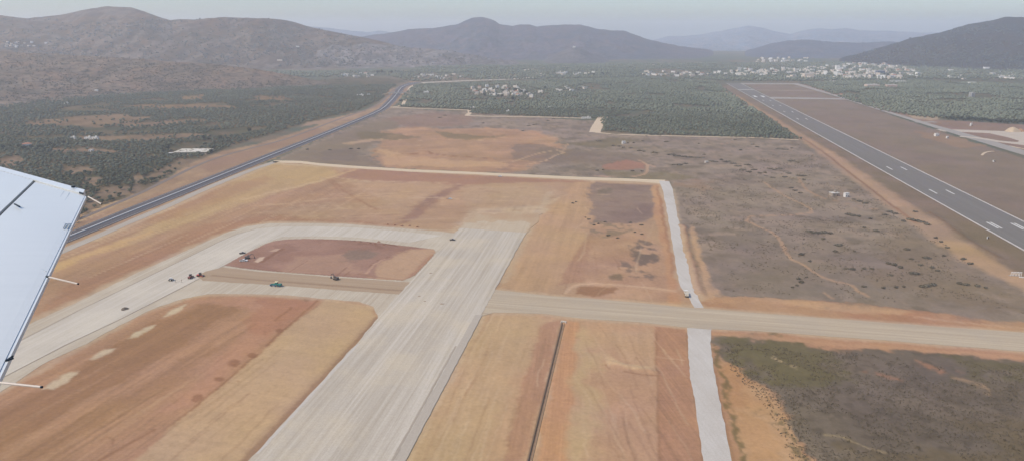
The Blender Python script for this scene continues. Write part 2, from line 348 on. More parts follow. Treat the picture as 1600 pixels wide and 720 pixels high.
for pts in ([(560, 205), (620, 210), (660, 214), (620, 219), (560, 217)], [(680, 205), (720, 210), (760, 213), (800, 210), (740, 218), (700, 218)], [(880, 225), (960, 215), (1000, 220), (940, 232)]):
    paint(pts, (122, 112, 92), 5, 14, 0.7)
paint([(800, 226), (850, 226), (880, 235), (930, 240), (900, 252), (850, 255), (800, 250)], (128, 114, 104), 5, 12, 0.7)
paint([(840, 230), (1000, 240), (1010, 258), (860, 256)], (130, 116, 102), 6, 15, 0.6)
paint([(940, 258), (975, 250), (1005, 255), (1007, 264), (975, 266), (945, 264)], (160, 122, 106), 3, 8, 0.9)
paint([(600, 185), (680, 176), (740, 182), (735, 196), (640, 200)], (146, 122, 110), 5, 12, 0.6)
paint([(1045, 283), (1120, 280), (1110, 300), (1060, 296)], (150, 126, 106), 4, 12, 0.7, thresh=(14, 0.42, 0.58, 12))
paint([(940, 268), (1040, 270), (1100, 278), (1050, 283), (960, 278)], (128, 118, 92), 4, 10, 0.6)
TRK = (([(997, 250), (1012, 258), (1008, 272), (990, 276), (930, 276)], (186, 154, 128), 4), ([(1012, 258), (1022, 260)], (186, 154, 128), 4), ([(800, 253), (840, 240), (870, 235), (880, 238), (850, 252), (820, 258)], (186, 158, 130), 4), ([(880, 235), (888, 224)], (176, 148, 124), 3),
                  ([(1195, 285), (1215, 300), (1245, 315), (1270, 327), (1268, 332), (1240, 335), (1172, 338), (1166, 345), (1205, 362), (1222, 378), (1228, 392), (1240, 405), (1265, 420), (1290, 434), (1330, 447), (1355, 462)], (180, 148, 120), 3.2),
                  ([(1290, 457), (1300, 466)], (170, 140, 114), 2.5), ([(1250, 285), (1248, 278), (1262, 300), (1290, 312), (1330, 320), (1370, 327)], (168, 138, 114), 3), ([(840, 180), (850, 186), (880, 190)], (170, 148, 126), 3),
                  ([(760, 200), (830, 205), (850, 214), (835, 218)], (180, 142, 116), 4), ([(1125, 226), (1145, 222)], (172, 142, 120), 3))
paint([(1082, 352), (1090, 380), (1100, 410), (1112, 440), (1130, 462), (1112, 470), (1098, 445), (1084, 400), (1074, 360)], (190, 156, 122), 2.5, 3, 0.95)
paint([(1066, 352), (1074, 385), (1084, 425), (1092, 458)], (148, 112, 92), 1.6, 3, 0.8, line=4)
paint([(1095, 470), (1130, 464), (1200, 465), (1350, 474), (1450, 487), (1600, 504), (1760, 522), (1760, 540), (1600, 519), (1400, 505), (1200, 490), (1098, 481)], (166, 126, 98), 2.5, 4, c2=(178, 142, 110), mott=(8, 0.10))
paint([(1200, 467), (1350, 476), (1400, 482), (1440, 490), (1380, 490), (1250, 480), (1180, 470)], (186, 152, 120), 3, 8, 0.7)
paint([(1430, 495), (1520, 505), (1620, 514)], (192, 160, 130), 1.2, 1, 0.7, line=2)
paint([(1100, 380), (1200, 360), (1400, 400), (1560, 440), (1600, 500), (1350, 470), (1130, 458)], (134, 120, 105), 12, 30, 0.55, mott=(18, 0.14))
paint([(1380, 340), (1480, 395), (1560, 440), (1600, 480), (1480, 470), (1380, 440)], (134, 116, 96), 12, 30, 0.5, mott=(9, 0.14))
for ln, c, wd in TRK: paint(ln, c, 1.3, 3, 0.8, line=wd)
# --- the old runway's verges
paint([(1120, 138), (1138, 133), (1230, 184), (1450, 305), (1700, 446), (1760, 500), (1560, 428), (1440, 345), (1330, 275), (1250, 218)], (136, 119, 106), 2.5, 3, c2=(128, 114, 98), mott=(20, 0.08))
OR = [(1128, 142), (1150, 150), (1200, 180), (1240, 207), (1290, 238), (1340, 275), (1400, 318), (1440, 345), (1490, 382), (1530, 408), (1585, 435), (1700, 500)]
ow = [9, 12, 18, 22, 26, 30, 30, 30, 28, 24, 18, 14]
for i in range(len(OR) - 1): paint([OR[i], OR[i + 1]], (172, 144, 121) if i < 8 else (182, 150, 118), 5.5, 4, 0.8, line=ow[i])
paint([(1250, 213), (1290, 240), (1335, 275), (1400, 325), (1430, 348)], (146, 112, 92), 2.0, 1, 0.75, line=4)
paint([(1450, 330), (1480, 352), (1520, 380), (1560, 403)], (120, 96, 80), 2.2, 2, 0.5, line=3)
paint([(1160, 130), (1250, 133), (1400, 183), (1600, 248), (1760, 300), (1760, 420), (1600, 346), (1440, 269), (1262, 182)], (138, 123, 112), 2, 3, c2=(134, 121, 109), mott=(30, 0.10))
paint([(1430, 205), (1500, 215), (1540, 228), (1500, 232), (1440, 214)], (160, 132, 112), 3, 8, 0.5)
paint([(1250, 132), (1300, 140), (1400, 172), (1440, 186), (1600, 196), (1760, 215), (1760, 290), (1600, 240), (1400, 180)], (146, 126, 116), 3, 4, c2=(140, 122, 112), mott=(30, 0.07))
paint([(1255, 133), (1330, 152), (1400, 174)], (176, 148, 130), 2.5, 3, 0.7, line=5)
paint([(1420, 180), (1470, 183), (1460, 188), (1425, 186)], (178, 158, 138), 3, 5, 0.8)
# --- the lower left field
FL = [(-400, 900), (-200, 740), (0, 613), (75, 563), (135, 540), (187, 508), (237, 483), (287, 466), (325, 459), (400, 459), (500, 466), (582, 478), (592, 496), (555, 540), (400, 708), (320, 800), (240, 900)]
paint(FL, (172, 134, 104), 2, 2, streak=(LOOP - 0.09, 0.13, 70, 3.5), mott=(16, 0.06))
paint([(-300, 760), (0, 640), (110, 585), (190, 530), (240, 500), (280, 492), (330, 470), (400, 470), (350, 500), (250, 560), (120, 632), (0, 704), (-200, 830)], (150, 114, 84), 4, 6, 0.75, streak=(LOOP - 0.09, 0.12, 60, 3))
paint([(0, 720), (100, 668), (230, 598), (320, 540), (345, 540), (250, 612), (120, 690), (20, 750)], (156, 120, 90), 4, 6, 0.7, streak=(LOOP - 0.09, 0.12, 60, 3))
paint([(287, 468), (400, 461), (480, 468), (495, 470), (440, 515), (395, 550), (300, 632), (240, 650), (330, 570), (400, 500), (380, 480)], (180, 138, 110), 4, 6, 0.85, mott=(8, 0.07))
paint([(400, 462), (470, 468), (500, 470), (450, 505), (420, 530), (380, 520), (400, 490)], (168, 122, 96), 4, 8, 0.6, mott=(7, 0.10))
for ln in ([(497, 469), (455, 505), (415, 540)], [(402, 553), (370, 581), (330, 614), (300, 640), (270, 665)], [(240, 672), (150, 722)], [(455, 480), (430, 500)]):
    paint(ln, (138, 98, 72), 1.0, 1.2, 0.7, line=1.6)
paint([(512, 467), (580, 479), (589, 496), (553, 537), (395, 706), (320, 790), (250, 880), (90, 900), (130, 790), (213, 720), (268, 667), (302, 640), (402, 556), (459, 505)], (188, 158, 122), 1.6, 1.5, streak=(LOOP + 1.4, 0.05, 40, 4), mott=(20, 0.05))
paint([(589, 496), (553, 537), (396, 704), (330, 780)], (150, 120, 96), 1.8, 1.0, 0.85, line=4.5)
paint([(580, 500), (540, 540), (385, 702)], (176, 146, 116), 1.0, 1.0, 0.6, line=2)
for x, y, w_ in ((395, 554, 11), (367, 566, 15), (342, 592, 13), (309, 621, 15), (480, 467, 9), (438, 517, 8), (372, 596, 4)):
    a = [(x + math.cos(t) * w_ * 0.62, y + math.sin(t) * w_ * 0.38) for t in np.linspace(0, 2 * math.pi, 14)[:-1]]
    paint(a, (138, 98, 74), 1.0, 2.0, 0.65)
for a in ([(256, 495), (262, 486), (275, 480), (294, 474), (284, 485), (272, 491)], [(197, 529), (212, 519), (226, 511), (243, 507), (230, 518), (214, 526)], [(140, 561), (152, 552), (165, 546), (179, 545), (166, 554), (150, 561)], [(64, 608), (80, 596), (98, 584), (110, 580), (124, 580), (106, 595), (84, 607)]):
    paint(a, (196, 176, 146), 1.4, 2.5, 0.95)
paint([(158, 690), (166, 683), (178, 686), (176, 695)], (140, 100, 74), 0.7, 2, 0.5, line=1.2)
# --- the lower middle field
paint([(770, 489), (880, 495), (1000, 503), (1072, 514), (1100, 720), (1115, 860), (560, 860), (632, 720), (727, 540), (757, 494)], (186, 152, 119), 1.6, 2, streak=(RW + 0.03, 0.07, 50, 3), mott=(18, 0.06))
paint([(770, 492), (835, 492), (850, 505), (800, 600), (745, 720), (700, 860), (600, 860), (640, 720), (730, 545)], (188, 158, 122), 5, 6, 0.8, streak=(RW, 0.06, 60, 4))
paint([(848, 506), (876, 500), (872, 525), (838, 650), (820, 725), (790, 860), (745, 860), (790, 720), (815, 600)], (174, 134, 106), 2, 2, 0.9, streak=(RW + 0.06, 0.13, 60, 1.8))
paint([(884, 500), (905, 503), (900, 560), (892, 640), (885, 725), (880, 860), (815, 860), (838, 725), (858, 620), (876, 540)], (190, 144, 106), 2, 2, 0.9, streak=(RW + 0.06, 0.12, 60, 1.8))
paint([(905, 508), (935, 540), (960, 570), (930, 640), (915, 725), (890, 725), (895, 640), (902, 560)], (190, 162, 122), 4, 6, 0.7)
paint([(935, 545), (965, 560), (1020, 590), (1026, 640), (1028, 730), (950, 730), (930, 640)], (184, 146, 116), 6, 10, 0.8, mott=(14, 0.08))
paint([(945, 558), (955, 558), (970, 566), (985, 570), (1015, 572), (1020, 578), (985, 578), (965, 572), (948, 570)], (204, 172, 134), 1.2, 2.5, 0.9)
paint([(975, 580), (1000, 585), (1022, 586)], (150, 112, 86), 0.9, 1, 0.7, line=1.6)
paint([(946, 570), (952, 576)], (150, 112, 86), 0.8, 1, 0.6, line=1.4)
paint([(1022, 508), (1070, 515), (1082, 600), (1098, 725), (1110, 860), (1030, 860), (1028, 725), (1026, 600)], (172, 130, 102), 1.5, 1.2, 0.9, streak=(RW + 0.33, 0.16, 60, 1.6))
paint([(1026, 520), (1026, 600), (1030, 725)], (140, 104, 78), 1.0, 1, 0.5, line=1.2)
paint([(1072, 520), (1080, 580), (1092, 660), (1098, 725)], (142, 106, 82), 0.9, 0.8, 0.7, line=1.2)
paint([(1026, 557), (1070, 563)], (204, 170, 140), 0.8, 1, 0.5, line=1.2)
paint([(905, 502), (1020, 509), (1018, 520), (930, 516)], (190, 152, 120), 3, 5, 0.6)
# --- the lower right field
paint([(1110, 514), (1200, 519), (1400, 534), (1600, 550), (1900, 575), (1900, 900), (1170, 900), (1142, 720), (1118, 590)], (176, 136, 106), 1.5, 1.5, mott=(8, 0.08))
LR = [(1118, 528), (1200, 529), (1290, 542), (1400, 549), (1500, 556), (1600, 566), (1900, 590), (1900, 900), (1270, 900), (1262, 720), (1235, 690), (1215, 640), (1190, 600), (1160, 575), (1135, 560)]
paint(LR, (122, 109, 95), 3, 10, c2=(113, 101, 88), mott=(6, 0.18))
paint(LR, (92, 82, 70), 3, 6, 0.5, thresh=(5, 0.55, 0.7, 26))
paint([(1140, 530), (1250, 533), (1330, 560), (1300, 600), (1230, 610), (1190, 585), (1155, 560)], (110, 101, 72), 4, 14, 0.75, mott=(5, 0.16))
paint([(1480, 560), (1620, 572), (1620, 590), (1540, 600), (1500, 585)], (106, 98, 70), 4, 14, 0.6, thresh=(9, 0.4, 0.55, 31))
paint([(1350, 690), (1500, 680), (1640, 620), (1640, 760), (1380, 760)], (114, 99, 74), 8, 25, 0.55, mott=(7, 0.14))
paint([(1136, 560), (1165, 578), (1195, 610), (1220, 645), (1240, 690), (1262, 725), (1262, 860), (1165, 860), (1150, 720), (1140, 640), (1125, 575)], (186, 150, 116), 2, 6, 0.95, c2=(178, 136, 100), mott=(6, 0.10))
paint([(1150, 640), (1190, 660), (1210, 725), (1160, 725)], (184, 140, 98), 4, 8, 0.5)
paint([(1122, 540), (1132, 575), (1140, 620), (1150, 680), (1158, 720)], (108, 96, 66), 1.5, 5, 0.75, line=3.5, thresh=(4, 0.3, 0.5, 14))
paint([(1118, 575), (1128, 640), (1146, 720)], (150, 112, 86), 0.8, 0.8, 0.6, line=1.5)
paint([(1205, 560), (1225, 570), (1245, 575)], (196, 170, 134), 1.2, 5, 0.6, line=3, thresh=(3, 0.45, 0.6, 15))
paint([(1440, 566), (1480, 574), (1500, 578), (1480, 584), (1450, 575)], (172, 128, 100), 2, 7, 0.7, thresh=(6, 0.4, 0.55, 16))
paint([(1360, 580), (1385, 588), (1410, 596)], (170, 124, 96), 2, 6, 0.55, line=4, thresh=(5, 0.4, 0.55, 17))
paint([(1290, 679), (1320, 684), (1350, 695), (1385, 702)], (166, 146, 112), 0.8, 3, 0.8, line=1.2)
paint([(1500, 590), (1530, 600), (1540, 612)], (176, 146, 114), 1.2, 4, 0.6, line=3, thresh=(4, 0.4, 0.55, 18))
paint([(1120, 522), (1300, 536), (1600, 560), (1760, 575)], (186, 146, 114), 1.4, 3, 0.75, line=5)
paint([(1180, 640), (1205, 650), (1225, 690), (1245, 722)], (118, 104, 78), 2, 8, 0.8, line=7, thresh=(4, 0.42, 0.55, 19))
for ln, sf, wd, am in (([(-80, 566), (20, 518), (125, 470), (210, 428), (325, 376), (385, 354), (420, 349), (470, 348), (540, 350), (690, 362)], 4, 10, 0.55), ([(583, 479), (560, 471), (500, 466), (400, 459), (325, 459), (287, 466), (237, 483), (135, 537), (0, 613)], 3, 6, 0.6),
                       ([(780, 453), (860, 462), (1000, 473), (1200, 490), (1400, 505), (1700, 527)], 2.5, 7, 0.5), ([(772, 488), (850, 490), (1000, 503), (1080, 512), (1200, 518), (1400, 533), (1700, 557)], 2.5, 7, 0.5),
                       ([(632, 720), (727, 540), (757, 490)], 2.5, 5, 0.6), ([(785, 440), (830, 352), (860, 300)], 4, 8, 0.5), ([(1030, 283), (1042, 330), (1053, 395), (1064, 450)], 2.5, 5, 0.5), ([(1052, 296), (1065, 362), (1080, 422), (1093, 468)], 2.5, 5, 0.5),
                       ([(430, 256), (560, 263), (720, 272), (900, 281), (1030, 287)], 3, 9, 0.6), ([(150, 376), (260, 328), (360, 284), (425, 256)], 3, 8, 0.5)):
    paint(ln, (194, 172, 144), sf, 3, am, line=wd)
rt = random.Random(3)
def tracks(x0, x1, y0, y1, a, n, c, L=(20, 90), amt=0.45, spread=0.08, w_=(0.8, 2.0)):
    for _ in range(n):
        p = P(rt.uniform(x0, x1), rt.uniform(y0, y1)); t = a + rt.uniform(-spread, spread); l = rt.uniform(*L); q = [np.array((p.x + math.cos(t) * l * k + rt.uniform(-1, 1), p.y + math.sin(t) * l * k + rt.uniform(-1, 1))) for k in (-0.5, 0, 0.5)]
        paint(np.array(q), rt.choice(c), 0.9, 1.5, amt * rt.uniform(0.5, 1), line=rt.uniform(*w_))
LT, DK = (204, 176, 143), (144, 111, 88)
tracks(120, 600, 300, 400, LOOP, 80, [LT, DK, LT, (158, 124, 98)], (40, 180)); tracks(420, 900, 285, 345, 0.02, 70, [LT, DK, LT], (30, 140), 0.4, 0.25)
tracks(0, 400, 480, 720, LOOP - 0.09, 80, [DK, (188, 152, 118), (140, 106, 80)], (20, 80), 0.45, 0.05, (0.5, 1.4)); tracks(640, 860, 500, 720, RW, 50, [LT, (164, 130, 101), LT], (30, 120), 0.5, 0.05, (0.5, 1.2))
tracks(900, 1080, 515, 720, RW + 0.25, 44, [LT, DK], (20, 70), 0.35, 0.12, (0.5, 1.2)); tracks(790, 1050, 300, 470, RW, 24, [LT, DK], (20, 80), 0.4, 0.3, (0.7, 1.6)); tracks(600, 860, 200, 268, 0.1, 26, [LT, DK], (30, 110), 0.4, 0.4, (1.2, 3))
# small wheel marks and clods everywhere on the bare soil
hue = fbm(X / 26, Y / 26, 63, 5) - 0.5; hu2 = fbm(X / 70, Y / 70, 64, 4) - 0.5; pk = fbm(X / 11, Y / 11, 65, 5) - 0.5
col *= np.stack([1 + 0.05 * hue + 0.10 * pk, 1 + 0.10 * hue * 0.4 + 0.10 * pk + 0.06 * hu2, 1 - 0.16 * hue + 0.08 * pk - 0.10 * hu2], -1)
cl = fbm(X / 3.2, Y / 3.2, 61, 3); col *= (1 + (cl - 0.5) * 0.12 * np.clip(900 / np.maximum(DIST, 1), 0, 1))[:, None]
# relief
berm([(619, 243), (640, 241), (668, 239)], 2.5, 8); berm([(668, 239), (700, 245), (770, 249)], 2.0, 7)
berm([(1068, 352), (1076, 385), (1086, 425), (1094, 458)], 1.4, 5); berm([(1262, 300), (1290, 312), (1340, 323)], 1.6, 6)
berm([(955, 568), (985, 574), (1018, 580)], 0.9, 4); berm([(1110, 466), (1200, 469), (1350, 478), (1450, 491)], 1.2, 7)
berm([(1250, 210), (1290, 237), (1335, 272), (1400, 322)], -1.6, 6); berm([(1455, 332), (1520, 380), (1560, 403)], 1.2, 5)
ZG += (fbm(X / 14, Y / 14, 71, 4) - 0.5) * 0.5 * mask(SCRUB, 8, 4)[0] + (fbm(X / 6, Y / 6, 72, 4) - 0.5) * 0.5 * mask(LR, 4, 4)[0]
CH0, CH1 = P(880.5, 503), P(818, 760)                        # drainage channel: a real cut in the ground
chd = (CH1 - CH0); chL = chd.length; chd /= chL
u_ = (X - CH0.x) * chd.x + (Y - CH0.y) * chd.y; v_ = np.abs(-(X - CH0.x) * chd.y + (Y - CH0.y) * chd.x)
ZG -= 1.05 * np.clip((1.35 - v_) / 0.8, 0, 1) * np.clip(u_ / 1.0, 0, 1) * (u_ < chL)
far = np.clip((DIST - 3500) / 2000, 0, 1)
idx = np.arange(na * nr).reshape(nr, na); nxt = np.roll(idx, -1, 1)
faces = np.stack([idx[:-1], nxt[:-1], nxt[1:], idx[1:]], -1).reshape(-1, 4)[:, ::-1]
verts = np.stack([X, Y, ZG], -1)
verts = np.vstack([verts, [[0, 0, 0]]]); colv = np.vstack([col, col[:1]])
me = arr_mesh('ground', verts, faces, np.clip(colv, 0.01, 0.9), True)
M_GROUND = attr_mat('soil', 0.13, 0.45, spots=[(0.16, 0.55, 0.72, (0.9, 0.89, 0.88))])
ground = tag(link('ground', me, [M_GROUND]), 'wide valley floor of bare ochre earthworks, scrub and grove soil', 'ground', kind='structure')

# ------------------------------------------------------------------ hills
BVH = []
def hill(sky_, Dc, foot, c1, c2, c3, label, ncol=260, nrow=46, gully=0.16, seed=0, bush=None, fine=0.3, steep=1.25, rock=None):
    xs = np.linspace(sky_[0][0], sky_[-1][0], ncol)
    ys = np.interp(xs, [p[0] for p in sky_], [p[1] for p in sky_])
    ys += (fbm(xs / 9, xs * 0 + seed, seed, 4) - 0.5) * 1.6
    Df = np.interp(xs, [p[0] for p in foot], [p[1] for p in foot])
    vs, cs = [], []; n = len(xs)
    u = (xs - W / 2) / F; v = (ys - H / 2) / F
    dx, dy, dz = u, cP - v * sP, -sP - v * cP
    DC = Dc * (1 + 0.10 * (fbm(xs / 120, xs * 0 + 3, seed + 1, 3) - 0.5)) if np.isscalar(Dc) else np.interp(xs, [p[0] for p in Dc], [p[1] for p in Dc])
    DC = np.maximum(DC, Df * 1.05)
    zc = np.maximum(CAMZ + dz * DC / dy, -1.5)
    ex = np.minimum(1, np.minimum(np.arange(n), n - 1 - np.arange(n)) / (n * 0.04)); zc = np.where(zc > 0, zc * ex - 1.5 * (1 - ex), zc)
    bx = dx / dy
    ts = np.concatenate([np.linspace(0, 1, nrow), 1 + np.linspace(0.05, 0.9, 12)])
    for t in ts:
        D = Df + (DC - Df) * t
        x = bx * D
        if t <= 1:
            s = t ** steep * 0.72 + (t * t * (3 - 2 * t)) * 0.28
            g = (fbm(x / 210 + 9, D / 420, seed + 2, 5) - 0.5) * 2 * gully * math.sin(math.pi * min(t, 1)) ** 0.8
            g2 = (fbm(x / 60, D / 60, seed + 3, 4) - 0.5) * 2 * gully * 0.35 * (t * (1.02 - t)) * 4
            z = zc * (s + g + g2) - 1.5 * (1 - t)
            z = np.minimum(z, np.where(zc > 0, CAMZ + (zc - CAMZ) * D / DC - 0.5 * (1 - t), z)) if True else z
        else:
            z = zc * (1 - ((t - 1) / 0.9) ** 1.5) - 2
        vs.append(np.stack([x, D, np.maximum(z, -3.0)], -1))
        k = np.clip((fbm(x / 170, D / 170, seed + 5, 5) - 0.36) / 0.28, 0, 1)[:, None]
        k2 = np.clip((fbm(x / 55, D / 75, seed + 6, 5) - 0.5) / 0.16, 0, 1)[:, None]
        Dm = float(np.mean(D)); Dm = min(Dm, 6500)
        c = alb(c1, Dm) * (1 - k) + alb(c2, Dm) * k
        c = c * (1 - k2 * 0.6) + alb(c3, Dm) * k2 * 0.6
        if rock is not None:
            k3 = np.clip((fbm(x / 30, D / 90, seed + 8, 5) - 0.5) / 0.12, 0, 1)[:, None]; c = c * (1 - k3 * 0.55) + alb(rock, Dm) * k3 * 0.55
        cs.append(c)
    V = np.concatenate(vs); C = np.clip(np.concatenate(cs), 0.01, 0.8); m = len(ts)
    idx = np.arange(n * m).reshape(m, n)
    f = np.stack([idx[:-1, :-1], idx[:-1, 1:], idx[1:, 1:], idx[1:, :-1]], -1).reshape(-1, 4)
    me = arr_mesh('hill', V, f, C, True)
    o = tag(link('hill', me, [M_HILL]), label, 'hill', kind='structure')
    BVH.append((o, BVHTree.FromPolygons([tuple(p) for p in V], [tuple(q) for q in f])))
    return o
M_HILL = attr_mat('scrub slope', 0.22, 0.055, coarse=0.08, spots=[(0.040, 0.53, 0.60, (0.42, 0.47, 0.47)), (0.014, 0.5, 0.64, (0.72, 0.78, 0.80)), (0.06, 0.44, 0.34, (1.35, 1.32, 1.3)), (0.005, 0.42, 0.6, (0.86, 0.9, 0.9))])
hill([(-420, 40), (-200, 60), (-60, 77), (0, 80), (60, 84), (120, 87), (200, 91), (260, 96), (330, 100), (400, 108), (450, 117), (500, 127), (540, 133)], [(-420, 2900), (0, 2750), (300, 2700), (540, 2650)],
     [(-420, 1650), (0, 1780), (100, 1980), (200, 2150), (300, 2280), (400, 2400), (540, 2600)], (131, 120, 113), (123, 115, 109), (141, 123, 113), 'low brown hillside rising behind the left olive grove', seed=1, gully=0.16, ncol=320, nrow=60, steep=1.0, rock=(140, 130, 122))
hill([(-420, 5), (-200, 22), (-60, 18), (0, 24), (40, 29), (95, 24), (120, 18), (165, 10), (205, 12), (225, 18), (240, 24), (265, 32), (280, 30), (300, 31), (350, 27), (400, 29), (430, 29.5), (460, 35), (490, 44), (520, 50), (560, 57), (600, 66), (650, 80), (700, 97)], 4700,
     [(-420, 3100), (0, 3150), (700, 3900)], (120, 114, 112), (112, 110, 110), (128, 118, 112), 'broad rounded grey hill at upper left', seed=11, gully=0.15, rock=(142, 137, 135))
hill([(400, 110), (440, 80), (480, 70), (520, 66), (570, 67), (600, 71), (650, 75), (700, 79), (740, 86), (780, 93), (820, 99), (860, 106)], 4500,
     [(400, 3500), (600, 3750), (860, 4100)], (132, 129, 132), (122, 122, 125), (142, 138, 139), 'pale rocky slope below the central peak', seed=21, gully=0.22, rock=(154, 151, 152))
hill([(500, 90), (560, 58), (600, 53), (640, 46), (680, 44), (715, 38), (728, 32), (738, 28), (750, 27), (764, 29), (774, 33), (780, 38), (800, 41), (815, 38.5), (828, 39), (840, 42), (855, 40), (880, 39), (905, 38.5), (918, 41), (930, 45), (960, 48), (975, 48), (990, 54), (1010, 61), (1030, 66), (1060, 72), (1100, 78), (1140, 88), (1190, 100)], 6600,
     [(500, 4900), (900, 4700), (1190, 5200)], (122, 126, 136), (116, 124, 134), (132, 130, 136), 'blue grey mountain with a flat topped central peak', seed=31, gully=0.18)
hill([(830, 101), (850, 92), (870, 83), (885, 77), (897, 73), (908, 76), (920, 82), (940, 89), (960, 95), (985, 101)], 4900, [(830, 4300), (985, 4300)], (124, 127, 134), (130, 130, 134), (118, 123, 130), 'small dark conical knoll in the valley', ncol=120, nrow=30, seed=41)
hill([(380, 60), (450, 41), (490, 42), (540, 47), (575, 51), (592, 48), (610, 51), (650, 58), (720, 75)], 9500, [(380, 7500), (720, 7500)], (134, 146, 160), (130, 142, 156), (138, 148, 160), 'distant blue ridge between the left hills', ncol=160, nrow=24, seed=51)
hill([(940, 85), (1000, 70), (1025, 62), (1045, 57), (1070, 57), (1100, 53), (1130, 48), (1150, 44), (1170, 40.5), (1190, 44), (1215, 50), (1235, 53), (1260, 47), (1280, 44.5), (1300, 46), (1320, 44), (1345, 48), (1390, 48), (1410, 50), (1440, 51), (1470, 51), (1520, 58), (1600, 70)], 10200,
     [(940, 7000), (1600, 7000)], (138, 150, 164), (132, 146, 160), (146, 152, 162), 'faint far mountain range behind the town', seed=61, rock=(160, 158, 164))
hill([(1100, 98), (1150, 86), (1180, 76), (1200, 69), (1230, 64), (1260, 62), (1300, 66), (1350, 67), (1390, 65), (1430, 70), (1480, 84), (1520, 96)], 6600, [(1100, 5200), (1520, 5000)], (122, 130, 142), (116, 126, 138), (134, 134, 142), 'low blue hill directly behind the town', seed=71)
hill([(1270, 104), (1330, 88), (1390, 70), (1420, 61), (1470, 51), (1510, 39), (1550, 32), (1570, 27), (1600, 26.5), (1680, 20), (1800, 24), (1950, 30)], 5000, [(1270, 4200), (1450, 3700), (1600, 3450), (1950, 3200)],
     (100, 104, 110), (104, 106, 110), (96, 102, 104), 'dark scrub covered hill at the right edge', seed=81, gully=0.15)
def surf(px, py):
    """first thing the view ray through a photo pixel meets: a hill or the plain"""
    d = ray(px, py).normalized(); best = None
    for o, b in BVH:
        h = b.ray_cast(Vector((0, 0, CAMZ)), d)
        if h[0] is not None and (best is None or h[3] < best[1]): best = (h[0], h[3])
    g = P(px, py) if d.z < 0 else None
    if g is not None and (best is None or (g - Vector((0, 0, CAMZ))).length < best[1]): return g
    return best[0] if best else None

# ------------------------------------------------------------------ roads, runways, tracks
def dens(pts, step):
    out = []
    for a, b in zip(pts[:-1], pts[1:]):
        n = max(1, int((b - a).length / step))
        out += [a + (b - a) * (i / n) for i in range(n)]
    return out + [pts[-1]]
def smooth_line(pts, it=2):
    for _ in range(it):
        o = [pts[0]]
        for a, b in zip(pts[:-1], pts[1:]): o += [a * 0.75 + b * 0.25, a * 0.25 + b * 0.75]
        pts = o + [pts[-1]]
    return pts
def sheet(name, pix, z, mat, label, jit=0.5, step=6.0, kind='structure', cat='ground', parent=None, smooth=0):
    pts = [P(x, y) for x, y in pix]
    if smooth: pts = smooth_line(pts + [pts[0]], smooth)[:-1]
    pts = dens(pts + [pts[0]], step)[:-1]
    rs = random.Random(len(pix) * 7 + int(pix[0][0]))
    for p in pts: p.x += rs.uniform(-jit, jit); p.y += rs.uniform(-jit, jit)
    area = sum(a.x * b.y - b.x * a.y for a, b in zip(pts, pts[1:] + pts[:1]))
    if area < 0: pts.reverse()
    n = len(pts); v = [(p.x, p.y, z) for p in pts] + [(p.x, p.y, -0.3) for p in pts]
    m = MB().add(v, [tuple(range(n))] + [(i, n + i, n + (i + 1) % n, (i + 1) % n) for i in range(n)])
    o = m.build(name, mat, parent)
    if parent is None: tag(o, label, cat, kind=kind)
    return o
def strip(name, L, R, z, mat, label, jit=0.0, cat='road', parent=None, step=12.0, pixel=True, thick=0.3):
    """road between a left and a right edge line"""
    if pixel: L, R = [P(*p) for p in L], [P(*p) for p in R]
    def resample(pts, n):
        d = [0.0]
        for a, b in zip(pts[:-1], pts[1:]): d.append(d[-1] + (b - a).length)
        q = np.linspace(0, d[-1], n)
        return np.stack([np.interp(q, d, [p.x for p in pts]), np.interp(q, d, [p.y for p in pts])], -1)
    ln = sum((b - a).length for a, b in zip(L[:-1], L[1:])); n = max(2, int(ln / step))
    # keep the given pairs facing each other: resample piece by piece
    if len(L) == len(R):
        a, b = [], []
        for i in range(len(L) - 1):
            k = max(1, int((L[i + 1] - L[i]).length / step))
            for j in range(k): t = j / k; a.append(L[i].lerp(L[i + 1], t)); b.append(R[i].lerp(R[i + 1], t))
        a.append(L[-1]); b.append(R[-1]); a = np.array([p[:2] for p in a]); b = np.array([p[:2] for p in b]); n = len(a)
    else: a, b = resample(L, n), resample(R, n)
    rs = np.random.default_rng(len(L) * 31 + int(abs(L[0].x)))
    a = a + rs.uniform(-jit, jit, a.shape); b = b + rs.uniform(-jit, jit, b.shape)
    v = []; f = []
    for i in range(n):
        v += [(*a[i], z), (*b[i], z), (*a[i], z - thick), (*b[i], z - thick)]
        if i:
            k = 4 * i; f += [(k - 4, k, k + 1, k - 3), (k - 2, k + 2, k, k - 4), (k - 3, k + 1, k + 3, k - 1)]
    f += [(0, 1, 3, 2), (4 * n - 4, 4 * n - 2, 4 * n - 1, 4 * n - 3)]
    m = MB().add(v, f); o = m.build(name, mat, parent)
    # face up
    me = o.data
    if me.polygons[0].normal.z < 0: me.flip_normals()
    if parent is None: tag(o, label, cat, kind='structure')
    return o
def line_strip(name, pix, width, z, mat, label, jit=0.0, cat='road', parent=None, step=12.0, smooth=1, world_pts=None):
    pts = world_pts or [P(*p) for p in pix]; pts = smooth_line(pts, smooth); pts = dens(pts, step)
    ws = width if callable(width) else (lambda t: width)
    L, R = [], []
    for i, p in enumerate(pts):
        d = (pts[min(i + 1, len(pts) - 1)] - pts[max(i - 1, 0)]); d.z = 0; d.normalize(); nrm = Vector((-d.y, d.x, 0)); w_ = ws(i / (len(pts) - 1)) / 2
        L.append(p + nrm * w_); R.append(p - nrm * w_)
    return strip(name, L, R, z, mat, label, jit, cat, parent, step * 2, pixel=False)

